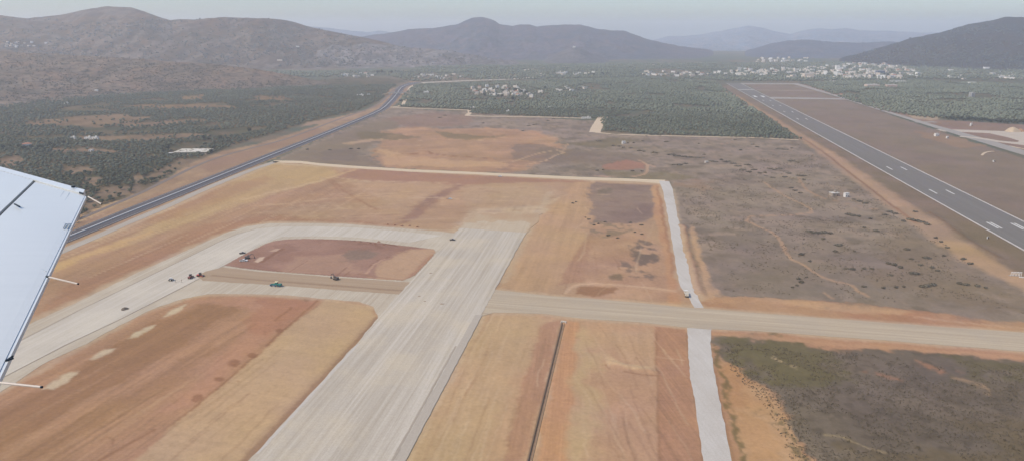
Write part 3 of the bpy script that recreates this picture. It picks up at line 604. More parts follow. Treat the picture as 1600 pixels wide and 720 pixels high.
M_STRIP = streaky('gravel runway bed', (176, 164, 147), (212, 202, 188), RW, 130, 2.4, patch=(208, 192, 166), D=400, fine=0.12)
M_LOOP = streaky('gravel taxiway', (178, 163, 142), (204, 192, 174), LOOP, 90, 2.2, patch=(206, 194, 174), D=500)
M_LANE = streaky('pale gravel lane', (189, 178, 162), (210, 201, 187), LOOP, 110, 2.6, patch=(214, 204, 186), D=500)
M_XRD = streaky('gravel cross road', (176, 159, 137), (200, 184, 160), XRD, 120, 2.0, patch=(176, 164, 148), D=500)
M_GRADED = streaky('graded brown lane', (166, 144, 120), (182, 160, 136), XRD, 90, 1.8, D=550)
M_WHITE = streaky('white gravel', (194, 186, 176), (206, 200, 192), RW + 0.33, 40, 2.0, patch=(182, 172, 160), D=450)
M_ISLAND = streaky('red brown soil', (146, 112, 97), (162, 128, 109), 0.05, 40, 5.0, patch=(184, 150, 120), D=600, patch_amt=0.6)
M_PALE = streaky('pale dirt road', (204, 184, 156), (214, 196, 170), 0.0, 30, 3.0, D=900)
M_PALEF = streaky('pale dirt road far', (200, 180, 156), (208, 190, 168), 0.0, 30, 3.0, D=1500)
M_GREYG = streaky('grey gravel road', (172, 162, 150), (186, 176, 162), HWY, 60, 2.0, D=750)
M_ASPH = streaky('asphalt', (95, 93, 96), (108, 106, 108), HWY, 80, 1.6, D=800, fine=0.06, rough=0.8)
M_OLDASPH = streaky('worn grey asphalt', (126, 116, 110), (142, 130, 122), HWY, 60, 1.5, D=900, fine=0.06)
M_RUNWAY = streaky('weathered runway asphalt', (122, 118, 113), (134, 130, 125), RW, 200, 3.0, patch=(128, 122, 124), D=900, fine=0.05, patch_amt=0.4)
M_TAXI = streaky('pale taxiway concrete', (158, 152, 146), (170, 164, 157), RW, 100, 4.0, D=1400, fine=0.05)
M_APRON = streaky('pale apron concrete', (186, 174, 160), (196, 184, 170), RW, 40, 8.0, D=1300, fine=0.05)
M_PAINT = flat('worn white paint', (212, 208, 200), 0.7, vary=0.08, D=600)
M_EDGE = flat('worn edge paint', (196, 188, 179), 0.8, vary=0.10, scale=0.15, D=900)

loop_up = [(-220, 640), (-80, 566), (20, 518), (37, 510), (125, 470), (210, 428), (290, 392), (325, 376), (355, 363), (385, 354), (420, 349), (470, 348.5), (540, 350), (620, 356), (690, 362), (735, 367)]
loop_dn = [(700, 420), (660, 470), (600, 500), (591, 496), (583, 479), (560, 471), (500, 466), (450, 461), (400, 459), (325, 459), (287, 466), (237, 483), (187, 508), (135, 537), (75, 564), (0, 613), (-80, 668), (-220, 765)]
sheet('taxiway_bed', loop_up + loop_dn, 0.10, M_LOOP, 'curving pale gravel taxiway bed left of the new runway strip', 0.5, 5, cat='taxiway')
strip('taxiway_lane', [(-220, 668), (-80, 590), (30, 533), (125, 484), (240, 428), (310, 394), (340, 379), (370, 366), (400, 358), (440, 354), (500, 354), (560, 356), (620, 361), (690, 368)],
      [(-220, 712), (-80, 636), (0, 592), (100, 540), (185, 500), (240, 472), (285, 449), (340, 420), (378, 400), (405, 383), (440, 370), (500, 369), (560, 371), (640, 379)], 0.16, M_LANE, 'smooth cream gravel lane along the middle of the taxiway bed', 0.15, 'taxiway')
for ed in ([(-220, 668), (-80, 590), (30, 533), (125, 484), (240, 428), (310, 394), (340, 379), (370, 366), (400, 358)], [(-220, 712), (-80, 636), (0, 592), (100, 540), (185, 500), (240, 472), (285, 449), (340, 420), (378, 400)]):
    line_strip('lane_edge', ed, 0.9, 0.19, flat('grey gravel edge', (158, 146, 130), 0.95, D=500), 'thin grey gravel ridge along the edge of the cream lane', 0.1, 'edge', smooth=0)
def soil_sheet(name, pix, z, label, layers, step=0.8, cat='soil', rough_amp=0.25, smooth=1):
    """a patch of soil with its own colours and small relief, on a grid cut to the outline"""
    global X, Y, DIST, w1, w2, FN, col
    pts = [P(x, y) for x, y in pix]; pts = smooth_line(pts + [pts[0]], smooth)[:-1]; poly = np.array([p[:2] for p in pts])
    lo, hi = poly.min(0) - 2, poly.max(0) + 2; gx, gy = np.arange(lo[0], hi[0], step), np.arange(lo[1], hi[1], step); A, B = np.meshgrid(gx, gy)
    keep = (X, Y, DIST, w1, w2, FN, col); X, Y = A.ravel(), B.ravel(); DIST = np.hypot(X, Y); col = np.full((len(X), 3), 0.2)
    n2 = lambda k, o: (fbm(X / k + o, Y / k, 3 + int(o), 4) - 0.5)
    w1 = n2(22, 0) + 0.55 * n2(6, 9); w2 = n2(22, 50) + 0.55 * n2(6, 60); FN = 0.5 * fbm(X / 2.2, Y / 2.2, 81, 3) + 0.5 * fbm(X / 9, Y / 9, 82, 4)
    for a, k in layers: paint(*a, **k)
    d = segdist(X, Y, poly, True); ins = pip(X + n2(5, 3) * 1.2, Y + n2(5, 7) * 1.2, poly)
    zz = z + (fbm(X / 3, Y / 3, 66, 4) - 0.35) * rough_amp * np.clip(d / 4, 0, 1)
    id_ = np.arange(len(X)).reshape(A.shape); m = ins.reshape(A.shape); q = m[:-1, :-1] & m[:-1, 1:] & m[1:, 1:] & m[1:, :-1]
    f = np.stack([id_[:-1, :-1][q], id_[:-1, 1:][q], id_[1:, 1:][q], id_[1:, :-1][q]], -1)
    u, inv = np.unique(f, return_inverse=True); V = np.stack([X[u], Y[u], zz[u]], -1); C = np.clip(col[u], 0.01, 0.9)
    X, Y, DIST, w1, w2, FN, col = keep
    return tag(link(name, arr_mesh(name, V, inv.reshape(-1, 4), C, True), [M_GROUND]), label, cat, kind='structure')
ISL = [(350, 415), (372, 402), (400, 388), (422, 377.5), (450, 373.5), (490, 373), (525, 374), (575, 377), (615, 382), (660, 387), (684, 390), (673, 405), (641, 439), (600, 437), (575, 435), (520, 431.5), (400, 422)]
ALL_ = [(330, 360), (700, 360), (700, 450), (330, 450)]
RB = (138, 104, 88)
soil_sheet('dirt_island', ISL, 0.22, 'red brown earth island enclosed by the gravel taxiways', [
    ((ALL_, (160, 127, 111)), dict(c2=(150, 117, 102), mott=(14, 0.10))),
    (([(470, 400), (540, 398), (560, 425), (500, 430), (440, 424)], (172, 139, 118)), dict(soft=5, warp=8, amt=0.8, mott=(8, 0.08))),
    (([(575, 436), (590, 418), (615, 400), (640, 390), (690, 388), (690, 442)], (184, 152, 124)), dict(soft=3, warp=6, amt=0.95, mott=(7, 0.08))),
    (([(430, 383), (455, 381), (468, 390), (440, 398)], (142, 110, 97)), dict(soft=3, warp=6, amt=0.6)),
    (([(535, 402), (555, 391), (585, 392), (590, 399), (565, 408), (540, 408)], (138, 118, 104)), dict(soft=3, warp=8, amt=0.85, mott=(4, 0.14))),
    (([(408, 410), (424, 400), (440, 389)], RB), dict(soft=1.2, warp=1.5, amt=0.9, line=4)),
    (([(396, 409), (406, 402), (414, 401), (412, 406), (402, 411)], (200, 174, 152)), dict(soft=0.9, warp=2, amt=0.95)),
    (([(420, 393), (430, 388), (438, 388), (430, 393)], (192, 164, 142)), dict(soft=0.9, warp=2, amt=0.8)),
    (([(452, 426), (468, 416), (484, 406)], (196, 160, 136)), dict(soft=0.8, warp=1, amt=0.7, line=1.6)),
    (([(450, 427), (466, 417), (482, 407)], RB), dict(soft=0.7, warp=1, amt=0.7, line=1.4)),
    (([(526, 430), (536, 422), (541, 418)], RB), dict(soft=0.8, warp=1.5, amt=0.7, line=1.6)), (([(537, 430), (545, 424)], RB), dict(soft=0.8, warp=1.5, amt=0.6, line=1.4)),
    (([(576, 416), (590, 408), (604, 402), (612, 399)], RB), dict(soft=0.9, warp=4, amt=0.7, line=2, thresh=(3, 0.42, 0.55, 71))), (([(570, 426), (585, 414), (600, 405)], (196, 160, 134)), dict(soft=0.9, warp=3, amt=0.6, line=2)),
    (([(552, 376), (590, 380), (620, 384)], (120, 86, 72)), dict(soft=0.9, warp=4, amt=0.8, line=2.4, thresh=(3.5, 0.45, 0.55, 72))), (([(560, 380), (585, 383), (600, 388)], (130, 98, 84)), dict(soft=2, warp=6, amt=0.5, line=6)),
    (([(390, 413), (410, 417), (440, 424)], RB), dict(soft=1, warp=2, amt=0.4, line=2)), (([(560, 428), (590, 433), (635, 438)], (150, 116, 94)), dict(soft=1, warp=1, amt=0.6, line=2)), (([(641, 437), (660, 418), (676, 400)], (164, 126, 104)), dict(soft=2, warp=2, amt=0.7, line=8))])
sheet('graded_lane', [(306, 431), (322, 424), (348, 417.5), (400, 424), (520, 433), (640, 441), (657, 450), (652, 461), (600, 458), (520, 452), (430, 445), (360, 441), (318, 438)], 0.24, M_GRADED, 'brown freshly graded lane where the green machine works', 0.4, 4, cat='road')
line_strip('brown_strip', [(330, 430), (400, 437), (520, 446), (640, 455)], 3.2, 0.27, flat('darker brown soil', (156, 132, 108), 0.95, D=550), 'darker brown strip along the graded lane', 0.3, 'track', smooth=0)  # narrow strip in a darker brown than the lane around it
strip('runway_bed', [(300, 830), (395, 713), (555, 539), (590, 497), (641, 440), (672, 407), (697, 380), (718, 356.5)], [(565, 850), (632, 720), (727, 540), (752, 493), (779, 443), (800, 404), (818, 371), (822, 364)], 0.30, M_STRIP, 'wide pale gravel bed of the new runway', 0.5, 'runway', step=6)
M_DUST1 = streaky('dusty gravel', (188, 170, 145), (200, 183, 160), RW, 60, 2.5, patch=(184, 158, 128), D=500, patch_amt=0.8)
M_DUST2 = streaky('gravelly tan soil', (184, 160, 131), (194, 171, 143), RW, 60, 2.5, patch=(180, 150, 120), D=550, patch_amt=0.8)
sheet('dusty_gravel', [(708, 366), (722, 353), (728, 347), (740, 350), (752, 344), (770, 349), (782, 343), (800, 348), (815, 345), (830, 349), (824, 362), (815, 374), (780, 372), (740, 370)], 0.26, M_DUST1, 'dusty gravel fringe at the upper end of the new runway bed', 2.2, 4, cat='gravel', smooth=1)
sheet('dusty_gravel', [(714, 360), (735, 342), (750, 332), (775, 336), (800, 330), (825, 335), (848, 331), (836, 350), (824, 366), (780, 366)], 0.24, M_DUST2, 'gravelly tan soil beyond the dusty fringe of the new runway bed', 3.0, 5, cat='gravel', smooth=1)
for a, b, w_, c, z_ in (((402, 709), (559, 538), 1.8, (202, 193, 181), 0.34), ((625, 720), (748, 492), 5.0, (186, 175, 161), 0.34), ((613, 720), (712, 541), 1.2, (176, 164, 149), 0.37)):
    line_strip('gravel_band', [a, b], w_, z_, streaky('gravel band', c, tuple(q - 8 for q in c), RW, 30, 1.2, D=400), {1.8: 'thin bright band of gravel along the left edge of the new runway bed', 5.0: 'wide greyer band of gravel along the right edge of the new runway bed', 1.2: 'thin grey line of gravel inside the right edge of the new runway bed'}[w_], 0.25, 'gravel', step=4, smooth=0)
strip('cross_road', [(745, 448), (780, 453), (860, 462), (920, 466), (1000, 473), (1060, 479), (1200, 490), (1400, 505), (1600, 519.5), (1780, 533)], [(752, 494), (772, 488), (850, 490), (905, 497), (1000, 503), (1080, 512), (1200, 518), (1400, 533), (1600, 549), (1780, 563)], 0.18, M_XRD, 'pale gravel cross road running off to the right', 0.4)
strip('perimeter_road', [(1030, 282.5), (1036, 300), (1042, 330), (1047, 360), (1053, 395), (1058, 425), (1064, 450), (1078, 468), (1085, 480)], [(1046, 284), (1051, 296), (1054, 312), (1059, 340), (1065, 362), (1073, 392), (1080, 422), (1086, 450), (1093, 468), (1099, 481)], 0.13, M_WHITE, 'whitish gravel road coming down from the bend to the cross road', 0.5, step=8)
strip('perimeter_road', [(1074, 512), (1075, 540), (1078, 590), (1085, 622), (1091, 665), (1099, 722), (1112, 850)], [(1112, 514), (1110, 540), (1116, 580), (1122, 612), (1130, 652), (1144, 722), (1170, 850)], 0.13, M_WHITE, 'white gravel road leading down to the bottom edge', 0.3, step=4)
strip('perimeter_road', [(428, 251), (470, 252), (500, 255.5), (560, 260), (640, 265), (720, 268.2), (800, 272), (900, 276.5), (1000, 280), (1040, 281.5)], [(426, 254.5), (470, 255.5), (500, 259), (560, 263.6), (640, 268.6), (720, 271.8), (800, 275.8), (900, 280.6), (1000, 284.4), (1034, 287)], 0.11, M_PALE, 'cream dirt road crossing the works from the highway to the bend', 0.4)
line_strip('dirt_track', [(612, 168), (660, 170), (733, 172.5), (735, 176), (729, 181), (760, 182), (840, 183), (925, 185.5)], 11, 0.10, M_PALEF, 'pale dirt track along the far edge of the scrub', 0.6, smooth=0)
line_strip('dirt_track', [(942, 182.5), (934, 196), (929, 207)], 22, 0.12, M_PALEF, 'short wide pale dirt track at the corner of the middle grove', 0.6, smooth=0)
line_strip('dirt_track', [(930, 207), (960, 210), (1020, 212), (1100, 213.8), (1180, 215.5), (1248, 219)], 8, 0.10, M_PALEF, 'straight pale dirt track below the middle grove', 0.6, smooth=0)
line_strip('service_road', [(-200, 515), (-20, 441), (60, 409), (100, 391), (150, 370), (200, 348), (260, 323), (310, 300), (360, 279), (400, 263), (432, 252.5)], lambda t: 10.5, 0.11, M_GREYG, 'pale grey gravel service road beside the highway', 0.4, smooth=1)
line_strip('old_road', [(-200, 452), (0, 392), (118, 345), (165, 325), (210, 306.5), (260, 282), (310, 257.5), (350, 243), (400, 230), (440, 220), (480, 206), (520, 190), (560, 176), (590, 165), (606, 150), (618, 138), (640, 129)], 6.5, 0.11, M_OLDASPH, 'narrow worn asphalt road between the grove and the highway')
hw_U = [(-200, 486), (0, 405), (112, 361), (190, 329), (260, 302), (330, 275), (400, 247.5), (490, 213), (572, 180), (592, 170), (605, 157), (613, 148), (618, 140), (624, 134.5), (636, 130.3), (652, 128.6)]
hw_L = [(-200, 505), (0, 422), (120, 373.5), (195, 342.5), (265, 314), (335, 285), (405, 256), (496, 218.5), (585, 181), (606, 170.5), (619, 157), (626, 148), (631, 140), (637, 135), (647, 132), (660, 130.3)]
strip('highway', hw_U, hw_L, 0.35, M_ASPH, 'dark asphalt dual carriageway highway with a pale central barrier', 0.0, 'highway', thick=0.7)
hw_c = [((a[0] + b[0]) / 2, (a[1] + b[1]) / 2) for a, b in zip(hw_U, hw_L)]
def lerp_px(t): return [(a[0] + (b[0] - a[0]) * t, a[1] + (b[1] - a[1]) * t) for a, b in zip(hw_U, hw_L)]
HWO = bpy.data.objects['highway']
line_strip('edge_line', lerp_px(0.07), 0.35, 0.38, M_EDGE, None, parent=HWO, smooth=0); line_strip('edge_line', lerp_px(0.93), 0.35, 0.38, M_EDGE, None, parent=HWO, smooth=0)
bar_pts = smooth_line([P(*p) for p in hw_c], 1)
mb = MB()
M_CONC = flat('pale concrete', (186, 182, 176), 0.85, D=700)
for a, b in zip(bar_pts[:-1], bar_pts[1:]):
    d = b - a; mb.box((a + b) / 2 + Vector((0, 0, 0.35 + 0.45)), (d.length + 0.6, 1.5, 0.9), math.atan2(d.y, d.x))
mb.build('central_barrier', flat('barrier concrete', (206, 204, 202), 0.85, D=500), HWO)
M_FARRD = streaky('far pale road', (192, 184, 174), (200, 192, 182), 0, 40, 4, D=2800)
line_strip('valley_road', [(650, 130), (690, 128.3), (740, 126), (800, 124), (835, 121), (850, 118), (836, 112.5), (818, 110.5), (835, 107), (870, 105), (930, 103)], 30, 0.12, M_FARRD, 'pale new road winding into the far valley', 1.0, step=40, smooth=0)
line_strip('valley_road', [(930, 102.5), (960, 103), (1000, 102), (1060, 100), (1100, 98.5)], 36, 0.15, M_FARRD, 'far straight stretch of pale road across the valley', 1.0, step=40, smooth=0)
line_strip('dirt_track', [(610, 168), (628, 166), (634, 155), (640, 148), (638, 138), (650, 132), (665, 130)], 9, 0.10, M_PALEF, 'pale dirt track curving beside the overpass', 0.6, smooth=1)
# the old runway
rw_L = [(1135, 130), (1228, 181.8), (1440, 299.8), (1600, 391), (1800, 503.5)]; rw_R = [(1158, 130), (1263, 181.5), (1443, 270), (1600, 346.5), (1800, 445)]
a0, a1 = P(1135, 130.2), P(1600, 391); b0, b1 = P(1158.5, 130.2), P(1600, 346.5)
rd = (a0 - a1).normalized(); rn = Vector((-rd.y, rd.x, 0))
# straight, parallel edges fitted to the photo
far_c = (a0 + b0) / 2; wid = abs((b1 - a1).dot(rn)); near_l = a1; near_r = b1
s_far = (a0 - a1).dot(rd)
O0 = near_l.copy()                                            # left edge origin; s along rd, t across to the right
def RP(s, t, z=0.0):
    p = O0 + rd * s - rn * t; return Vector((p.x, p.y, z))
RLEN0, RLEN1 = -330.0, s_far
runway = strip('runway', [RP(RLEN0, 0), RP(RLEN1, 0)], [RP(RLEN0, wid), RP(RLEN1, wid)], 0.16, M_RUNWAY, 'old grey asphalt runway with white side stripes', 0, 'runway', pixel=False, step=60)
def mark(name, s0, s1, t0, t1, mat=None): return strip(name, [RP(s0, t0), RP(s1, t0)], [RP(s0, t1), RP(s1, t1)], 0.20, mat or M_PAINT, None, parent=runway, pixel=False, step=60, thick=0.02)
mark('edge_line', RLEN0, RLEN1, -1.3, 1.0, M_EDGE); mark('edge_line', RLEN0, RLEN1, wid - 1.0, wid + 1.2, M_EDGE)
def s_of(px, py): return (P(px, py) - O0).dot(rd)
cw = wid / 2
for px, py, n in ((1550, 352, 2), (1457, 299.5, 1), (1390, 263, 1), (1245, 186, 1), (1222, 175, 1), (1205, 165.3, 1), (1190, 157.3, 1)):
    s = s_of(px, py)
    for sg in (-1, 1):
        for k in range(n):
            t = cw + sg * (9.5 + 3.3 * k); mark('touchdown_marking', s - 12, s + 12, t - 1.0, t + 1.0)
for sg in (-1, 1):
    s = s_of(1177, 151); mark('aiming_point', s - 24, s + 24, cw + sg * 11 - 4, cw + sg * 11 + 4)
s = s_of(1157, 140.5); mark('threshold_line', s - 6, s + 6, 2, wid - 2)
# taxiways by the old runway
strip('taxiway', [(1235, 130.6), (1300, 149), (1360, 168), (1440, 193.5), (1505, 214), (1600, 243), (1800, 300)], [(1247, 130.6), (1312, 150.5), (1372, 169.5), (1452, 193.2), (1530, 214.5), (1600, 235), (1800, 292)], 0.13, M_TAXI, 'pale concrete taxiway parallel to the old runway', 0.2, 'taxiway')
strip('taxiway', [(1150, 130.3), (1240, 130.6)], [(1152, 132), (1246, 132.2)], 0.14, M_TAXI, 'thin taxiway closing the far end of the old runway', 0, 'taxiway')
strip('taxiway', [(1200, 152), (1312, 153.8)], [(1208, 154.6), (1322, 156)], 0.14, M_TAXI, 'cross taxiway near the far runway end', 0, 'taxiway')
line_strip('grass_path', [(1182, 141), (1300, 143)], 14, 0.12, streaky('pale dry path', (156, 142, 132), (160, 146, 136), 0, 30, 3, D=2200), 'faint pale path across the verge near the far runway end', 0, 'path', smooth=0)
sheet('apron', [(1462, 202.5), (1500, 203), (1600, 206.5), (1700, 210), (1760, 235), (1640, 232), (1560, 222.5), (1540, 221), (1590, 222.5), (1593, 220.5), (1575, 215), (1545, 208.5), (1500, 206.5), (1475, 206)], 0.12, M_APRON, 'cream concrete apron at the right edge', 0.3, 8, cat='apron')
line_strip('taxi_link', [(1500, 213.5), (1530, 216), (1565, 222), (1600, 224)], 16, 0.14, M_APRON, 'curved concrete link between the taxiway and the apron', 0, 'taxiway')
line_strip('taxi_link', [(1430, 191.5), (1462, 191)], 14, 0.14, M_TAXI, 'short stub of taxiway concrete', 0, 'taxiway', smooth=0)
line_strip('track_arc', [(1534, 243), (1538, 239), (1546, 237), (1553, 236.6)], 3.5, 0.10, M_PALEF, 'short curved pale track on the runway verge', 0, 'track')
line_strip('pale_path', [(1575, 228), (1600, 233), (1640, 240)], 5, 0.10, M_PALEF, 'narrow pale path beside the apron', 0, 'path')

# ------------------------------------------------------------------ drainage channel
chr_ = math.atan2(chd.y, chd.x)
ch = tag(empty('drainage_channel', ((CH0.x + CH1.x) / 2, (CH0.y + CH1.y) / 2, 0), chr_), 'straight open concrete drainage channel cut through the brown field', 'channel')
M_DARKC = flat('damp concrete', (166, 143, 120), 0.9, D=400); M_HEAD = flat('white concrete headwall', (220, 210, 196), 0.8, D=400)
hl = chL / 2
def lining(name, sec, mat):
    n = len(sec); vs = [(x, y, z) for x in (-hl, hl) for y, z in sec]
    return MB().add(vs, [(i, (i + 1) % n, n + (i + 1) % n, n + i) for i in range(n)] + [tuple(range(n))[::-1], tuple(range(n, 2 * n))]).build(name, mat, ch)
lining('channel_floor', [(-0.45, -0.95), (0.45, -0.95), (0.45, -0.8), (-0.45, -0.8)], flat('silted channel floor', (150, 126, 104), 0.95, D=400))
for sg in (-1, 1): lining('channel_wall', [(sg * 0.44, -0.95), (sg * 0.54, -0.95), (sg * 1.0, 0.06), (sg * 0.88, 0.06)][::sg], M_DARKC)
MB().box((-hl - 0.4, 0, -0.2), (0.7, 3.4, 2.0)).box((-hl + 0.6, 1.65, -0.2), (1.8, 0.4, 1.7)).box((-hl + 0.6, -1.65, -0.2), (1.8, 0.4, 1.7)).build('headwall', M_HEAD, ch)
MB().bar((-hl - 0.06, 0, -0.4), (-hl + 0.1, 0, -0.4), 0.4, 14).build('pipe_mouth', flat('dark pipe', (40, 34, 30), 0.9), ch)

# ------------------------------------------------------------------ trees and bushes
def leaf_mat(name, c1, c2, D=0, attr=False):
    m, nt, b = new_mat(name); oi = nt.nodes.new('ShaderNodeObjectInfo')
    g = noise_n(nt, 0.9, 3, mapped(nt))
    f = nt.nodes.new('ShaderNodeMath'); f.operation = 'MULTIPLY_ADD'; nt.links.new(g, f.inputs[0]); f.inputs[1].default_value = 0.9
    mm = nt.nodes.new('ShaderNodeMath'); mm.operation = 'MULTIPLY_ADD'; nt.links.new(oi.outputs['Random'], mm.inputs[0]); mm.inputs[1].default_value = 0.6; mm.inputs[2].default_value = -0.3
    nt.links.new(mm.outputs[0], f.inputs[2])
    c = mixc(nt, f.outputs[0], tuple(alb(c1, D)), tuple(alb(c2, D)))
    if attr:
        a = nt.nodes.new('ShaderNodeVertexColor'); a.layer_name = 'Col'; c = a.outputs[0]
    nt.links.new(c, b.inputs['Base Color']); b.inputs['Roughness'].default_value = 0.75; b.inputs['Specular IOR Level'].default_value = 0.15
    return m
M_OLIVE = leaf_mat('olive leaves', (80, 88, 70), (124, 128, 106), 0)
M_BUSH = leaf_mat('dry dark leaves', (94, 87, 73), (124, 114, 96), 0)
M_DARKTREE = leaf_mat('dark evergreen leaves', (52, 62, 54), (80, 88, 74), 0)
M_BARK = flat('bark', (96, 84, 72), 0.9)
def clump_geo(seed, n=70, rx=1.0, rz=0.8, leaf=0.34, core=True, cz=0.0):
    """a lumpy crown of many leaf-sized faces round a broken core, unit size"""
    r = np.random.default_rng(seed); V = []; Fc = []
    lob = r.normal(size=(5, 3)); lob /= np.linalg.norm(lob, axis=1)[:, None]; lob[:, 2] = np.abs(lob[:, 2]) * 0.7
    def rad(d): return 0.74 + 0.30 * max(0.0, float((lob @ d).max()) - 0.55) / 0.45
    if core:
        n1 = 7
        for j, (ph, k) in enumerate(((-0.55, 0.7), (0.05, 0.86), (0.6, 0.62))):
            for i in range(n1):
                t = 2 * math.pi * (i + 0.5 * j) / n1; d = np.array((math.cos(t) * math.cos(ph), math.sin(t) * math.cos(ph), math.sin(ph)))
                q = d * rad(d) * (0.72 + 0.16 * r.random()); V.append((q[0] * rx, q[1] * rx, q[2] * rz + cz))
        for j in range(2):
            for i in range(n1): a, b = j * n1 + i, j * n1 + (i + 1) % n1; Fc += [(a, b, b + n1), (a, b + n1, a + n1)]
        V.append((0, 0, 0.7 * rz + cz)); t = len(V) - 1
        Fc += [(2 * n1 + i, 2 * n1 + (i + 1) % n1, t) for i in range(n1)]
        V.append((0, 0, -0.5 * rz + cz)); t = len(V) - 1
        Fc += [((i + 1) % n1, i, t) for i in range(n1)]
    for i in range(n):
        d = r.normal(size=3); d /= np.linalg.norm(d); d[2] = d[2] * 0.9 + 0.1
        p = d * rad(d) * (0.72 + 0.36 * r.random()); p = p * (rx, rx, rz) + (0, 0, cz)
        a = r.normal(size=3); a /= np.linalg.norm(a); b = np.cross(a, d); b /= max(np.linalg.norm(b), 1e-6); s = leaf * (0.6 + 0.8 * r.random())
        k = len(V); V += [tuple(p + a * s), tuple(p - a * s * 0.5 + b * s * 0.8), tuple(p - a * s * 0.5 - b * s * 0.8)]; Fc.append((k, k + 1, k + 2))
    return np.array(V), np.array(Fc)
def trunk_mesh(h, r, seed):
    rs = random.Random(seed); m = MB(); k = Vector((rs.uniform(-.2, .2), rs.uniform(-.2, .2), h * 0.5))
    m.bar((0, 0, -0.3), k, r, 6, r * 0.75)
    for i in range(3):
        t = 2 * math.pi * i / 3 + rs.uniform(-.4, .4); m.bar(k, k + Vector((math.cos(t) * h * 0.35, math.sin(t) * h * 0.35, h * 0.6)), r * 0.6, 5, r * 0.25)
    return m.mesh('trunk')
OLIVE_V = []
for k in range(6):
    v, f = clump_geo(100 + k, 110, 2.9, 2.1, 0.62, cz=3.1); OLIVE_V.append((arr_mesh('crown', v, f), trunk_mesh(2.6, 0.28, k)))
    OLIVE_V[-1][0].materials.append(M_OLIVE); OLIVE_V[-1][1].materials.append(M_BARK)
DARK_V = []
for k in range(3):
    v, f = clump_geo(140 + k, 130, 3.2, 3.6, 0.75, cz=4.3); DARK_V.append((arr_mesh('crown', v, f), trunk_mesh(3.0, 0.3, 20 + k)))
    DARK_V[-1][0].materials.append(M_DARKTREE); DARK_V[-1][1].materials.append(M_BARK)
def tree(name, loc, s, kinds, label, group, rz=None, cat='tree'):
    o = empty(name, loc, random.uniform(0, 6.28) if rz is None else rz); cm, tm = random.choice(kinds)
    c = link('crown', cm, (), o); c.scale = (s * random.uniform(0.9, 1.1), s * random.uniform(0.9, 1.1), s * random.uniform(0.85, 1.1)); t = link('trunk', tm, (), o); t.scale = (s, s, s)
    return tag(o, label, cat, group)
def inpoly_px(poly_w, x, y): return pip(np.asarray(x), np.asarray(y), poly_w)
gl, gc, gr_, gf = PW(GROVE_L), PW(GROVE_C), PW(GROVE_R), PW(GROVE_F)
clearW = [PW(c) for c in CLEAR]
def grove_points(poly, sp, ang_, dmin, dmax, jit=0.22, dens_=0.86, seed=1):
    lo, hi = poly.min(0) - 10, poly.max(0) + 10; c = (lo + hi) / 2; R = np.hypot(*(hi - lo)) / 2
    n = int(2 * R / sp) + 1; g = (np.arange(n) - n / 2) * sp; a, b = np.meshgrid(g, g); r = np.random.default_rng(seed)
    a = a + r.uniform(-jit, jit, a.shape) * sp; b = b + r.uniform(-jit, jit, b.shape) * sp
    x = (a * math.cos(ang_) - b * math.sin(ang_) + c[0]).ravel(); y = (a * math.sin(ang_) + b * math.cos(ang_) + c[1]).ravel()
    d = np.hypot(x, y); k = (d > dmin) & (d <= dmax) & (np.abs(x) < y * 0.86 + 40); x, y = x[k], y[k]
    k = pip(x, y, poly) & (r.random(len(x)) < dens_); x, y = x[k], y[k]
    nz = fbm(x / 90, y / 90, 9 + seed, 4); k = nz > 0.34; x, y = x[k], y[k]
    for cw_ in clearW:
        wx, wy = x + (fbm(x / 15, y / 15, 4) - .5) * 16, y + (fbm(x / 15, y / 15, 5) - .5) * 16
        k = ~(pip(wx, wy, cw_) & (r.random(len(x)) < 0.88)); x, y = x[k], y[k]
    for vp in VILL:
        k = ~(pip(x, y, vp) & (r.random(len(x)) < 0.72)); x, y = x[k], y[k]
    # keep roads and known buildings free
    for bp, br_ in KEEP:
        k = np.hypot(x - bp[0], y - bp[1]) > br_; x, y = x[k], y[k]
    return x, y
VILL = [PW(v) for v in ([(730, 142), (745, 134), (790, 132), (840, 138), (858, 147), (852, 157), (815, 160), (765, 156), (735, 151)], [(636, 123), (660, 115), (724, 115), (726, 126), (650, 127)], [(522, 121), (545, 110), (590, 114), (592, 124), (530, 125)], [(858, 120), (870, 111), (934, 111), (930, 121)], [(1000, 122), (1008, 109), (1135, 109), (1138, 121), (1080, 124)], [(856, 146), (880, 134), (930, 135), (932, 145)])]
SHED = P(296, 240)
KEEP = [(P(298, 238)[:2], 30), (P(286, 239)[:2], 22), (P(312, 238)[:2], 24), (P(42, 229)[:2], 14), (P(118, 217)[:2], 8), (P(130, 217)[:2], 8), (P(145, 218)[:2], 10), (P(140, 237)[:2], 6), (P(565, 150)[:2], 10), (P(576, 149)[:2], 8), (P(667, 145)[:2], 12)]
xs1, ys1 = grove_points(gl, 7.0, 0.5, 0, 1500, 0.42, 0.86, 1)
ordr = np.argsort(np.hypot(xs1, ys1)); xs1, ys1 = xs1[ordr], ys1[ordr]
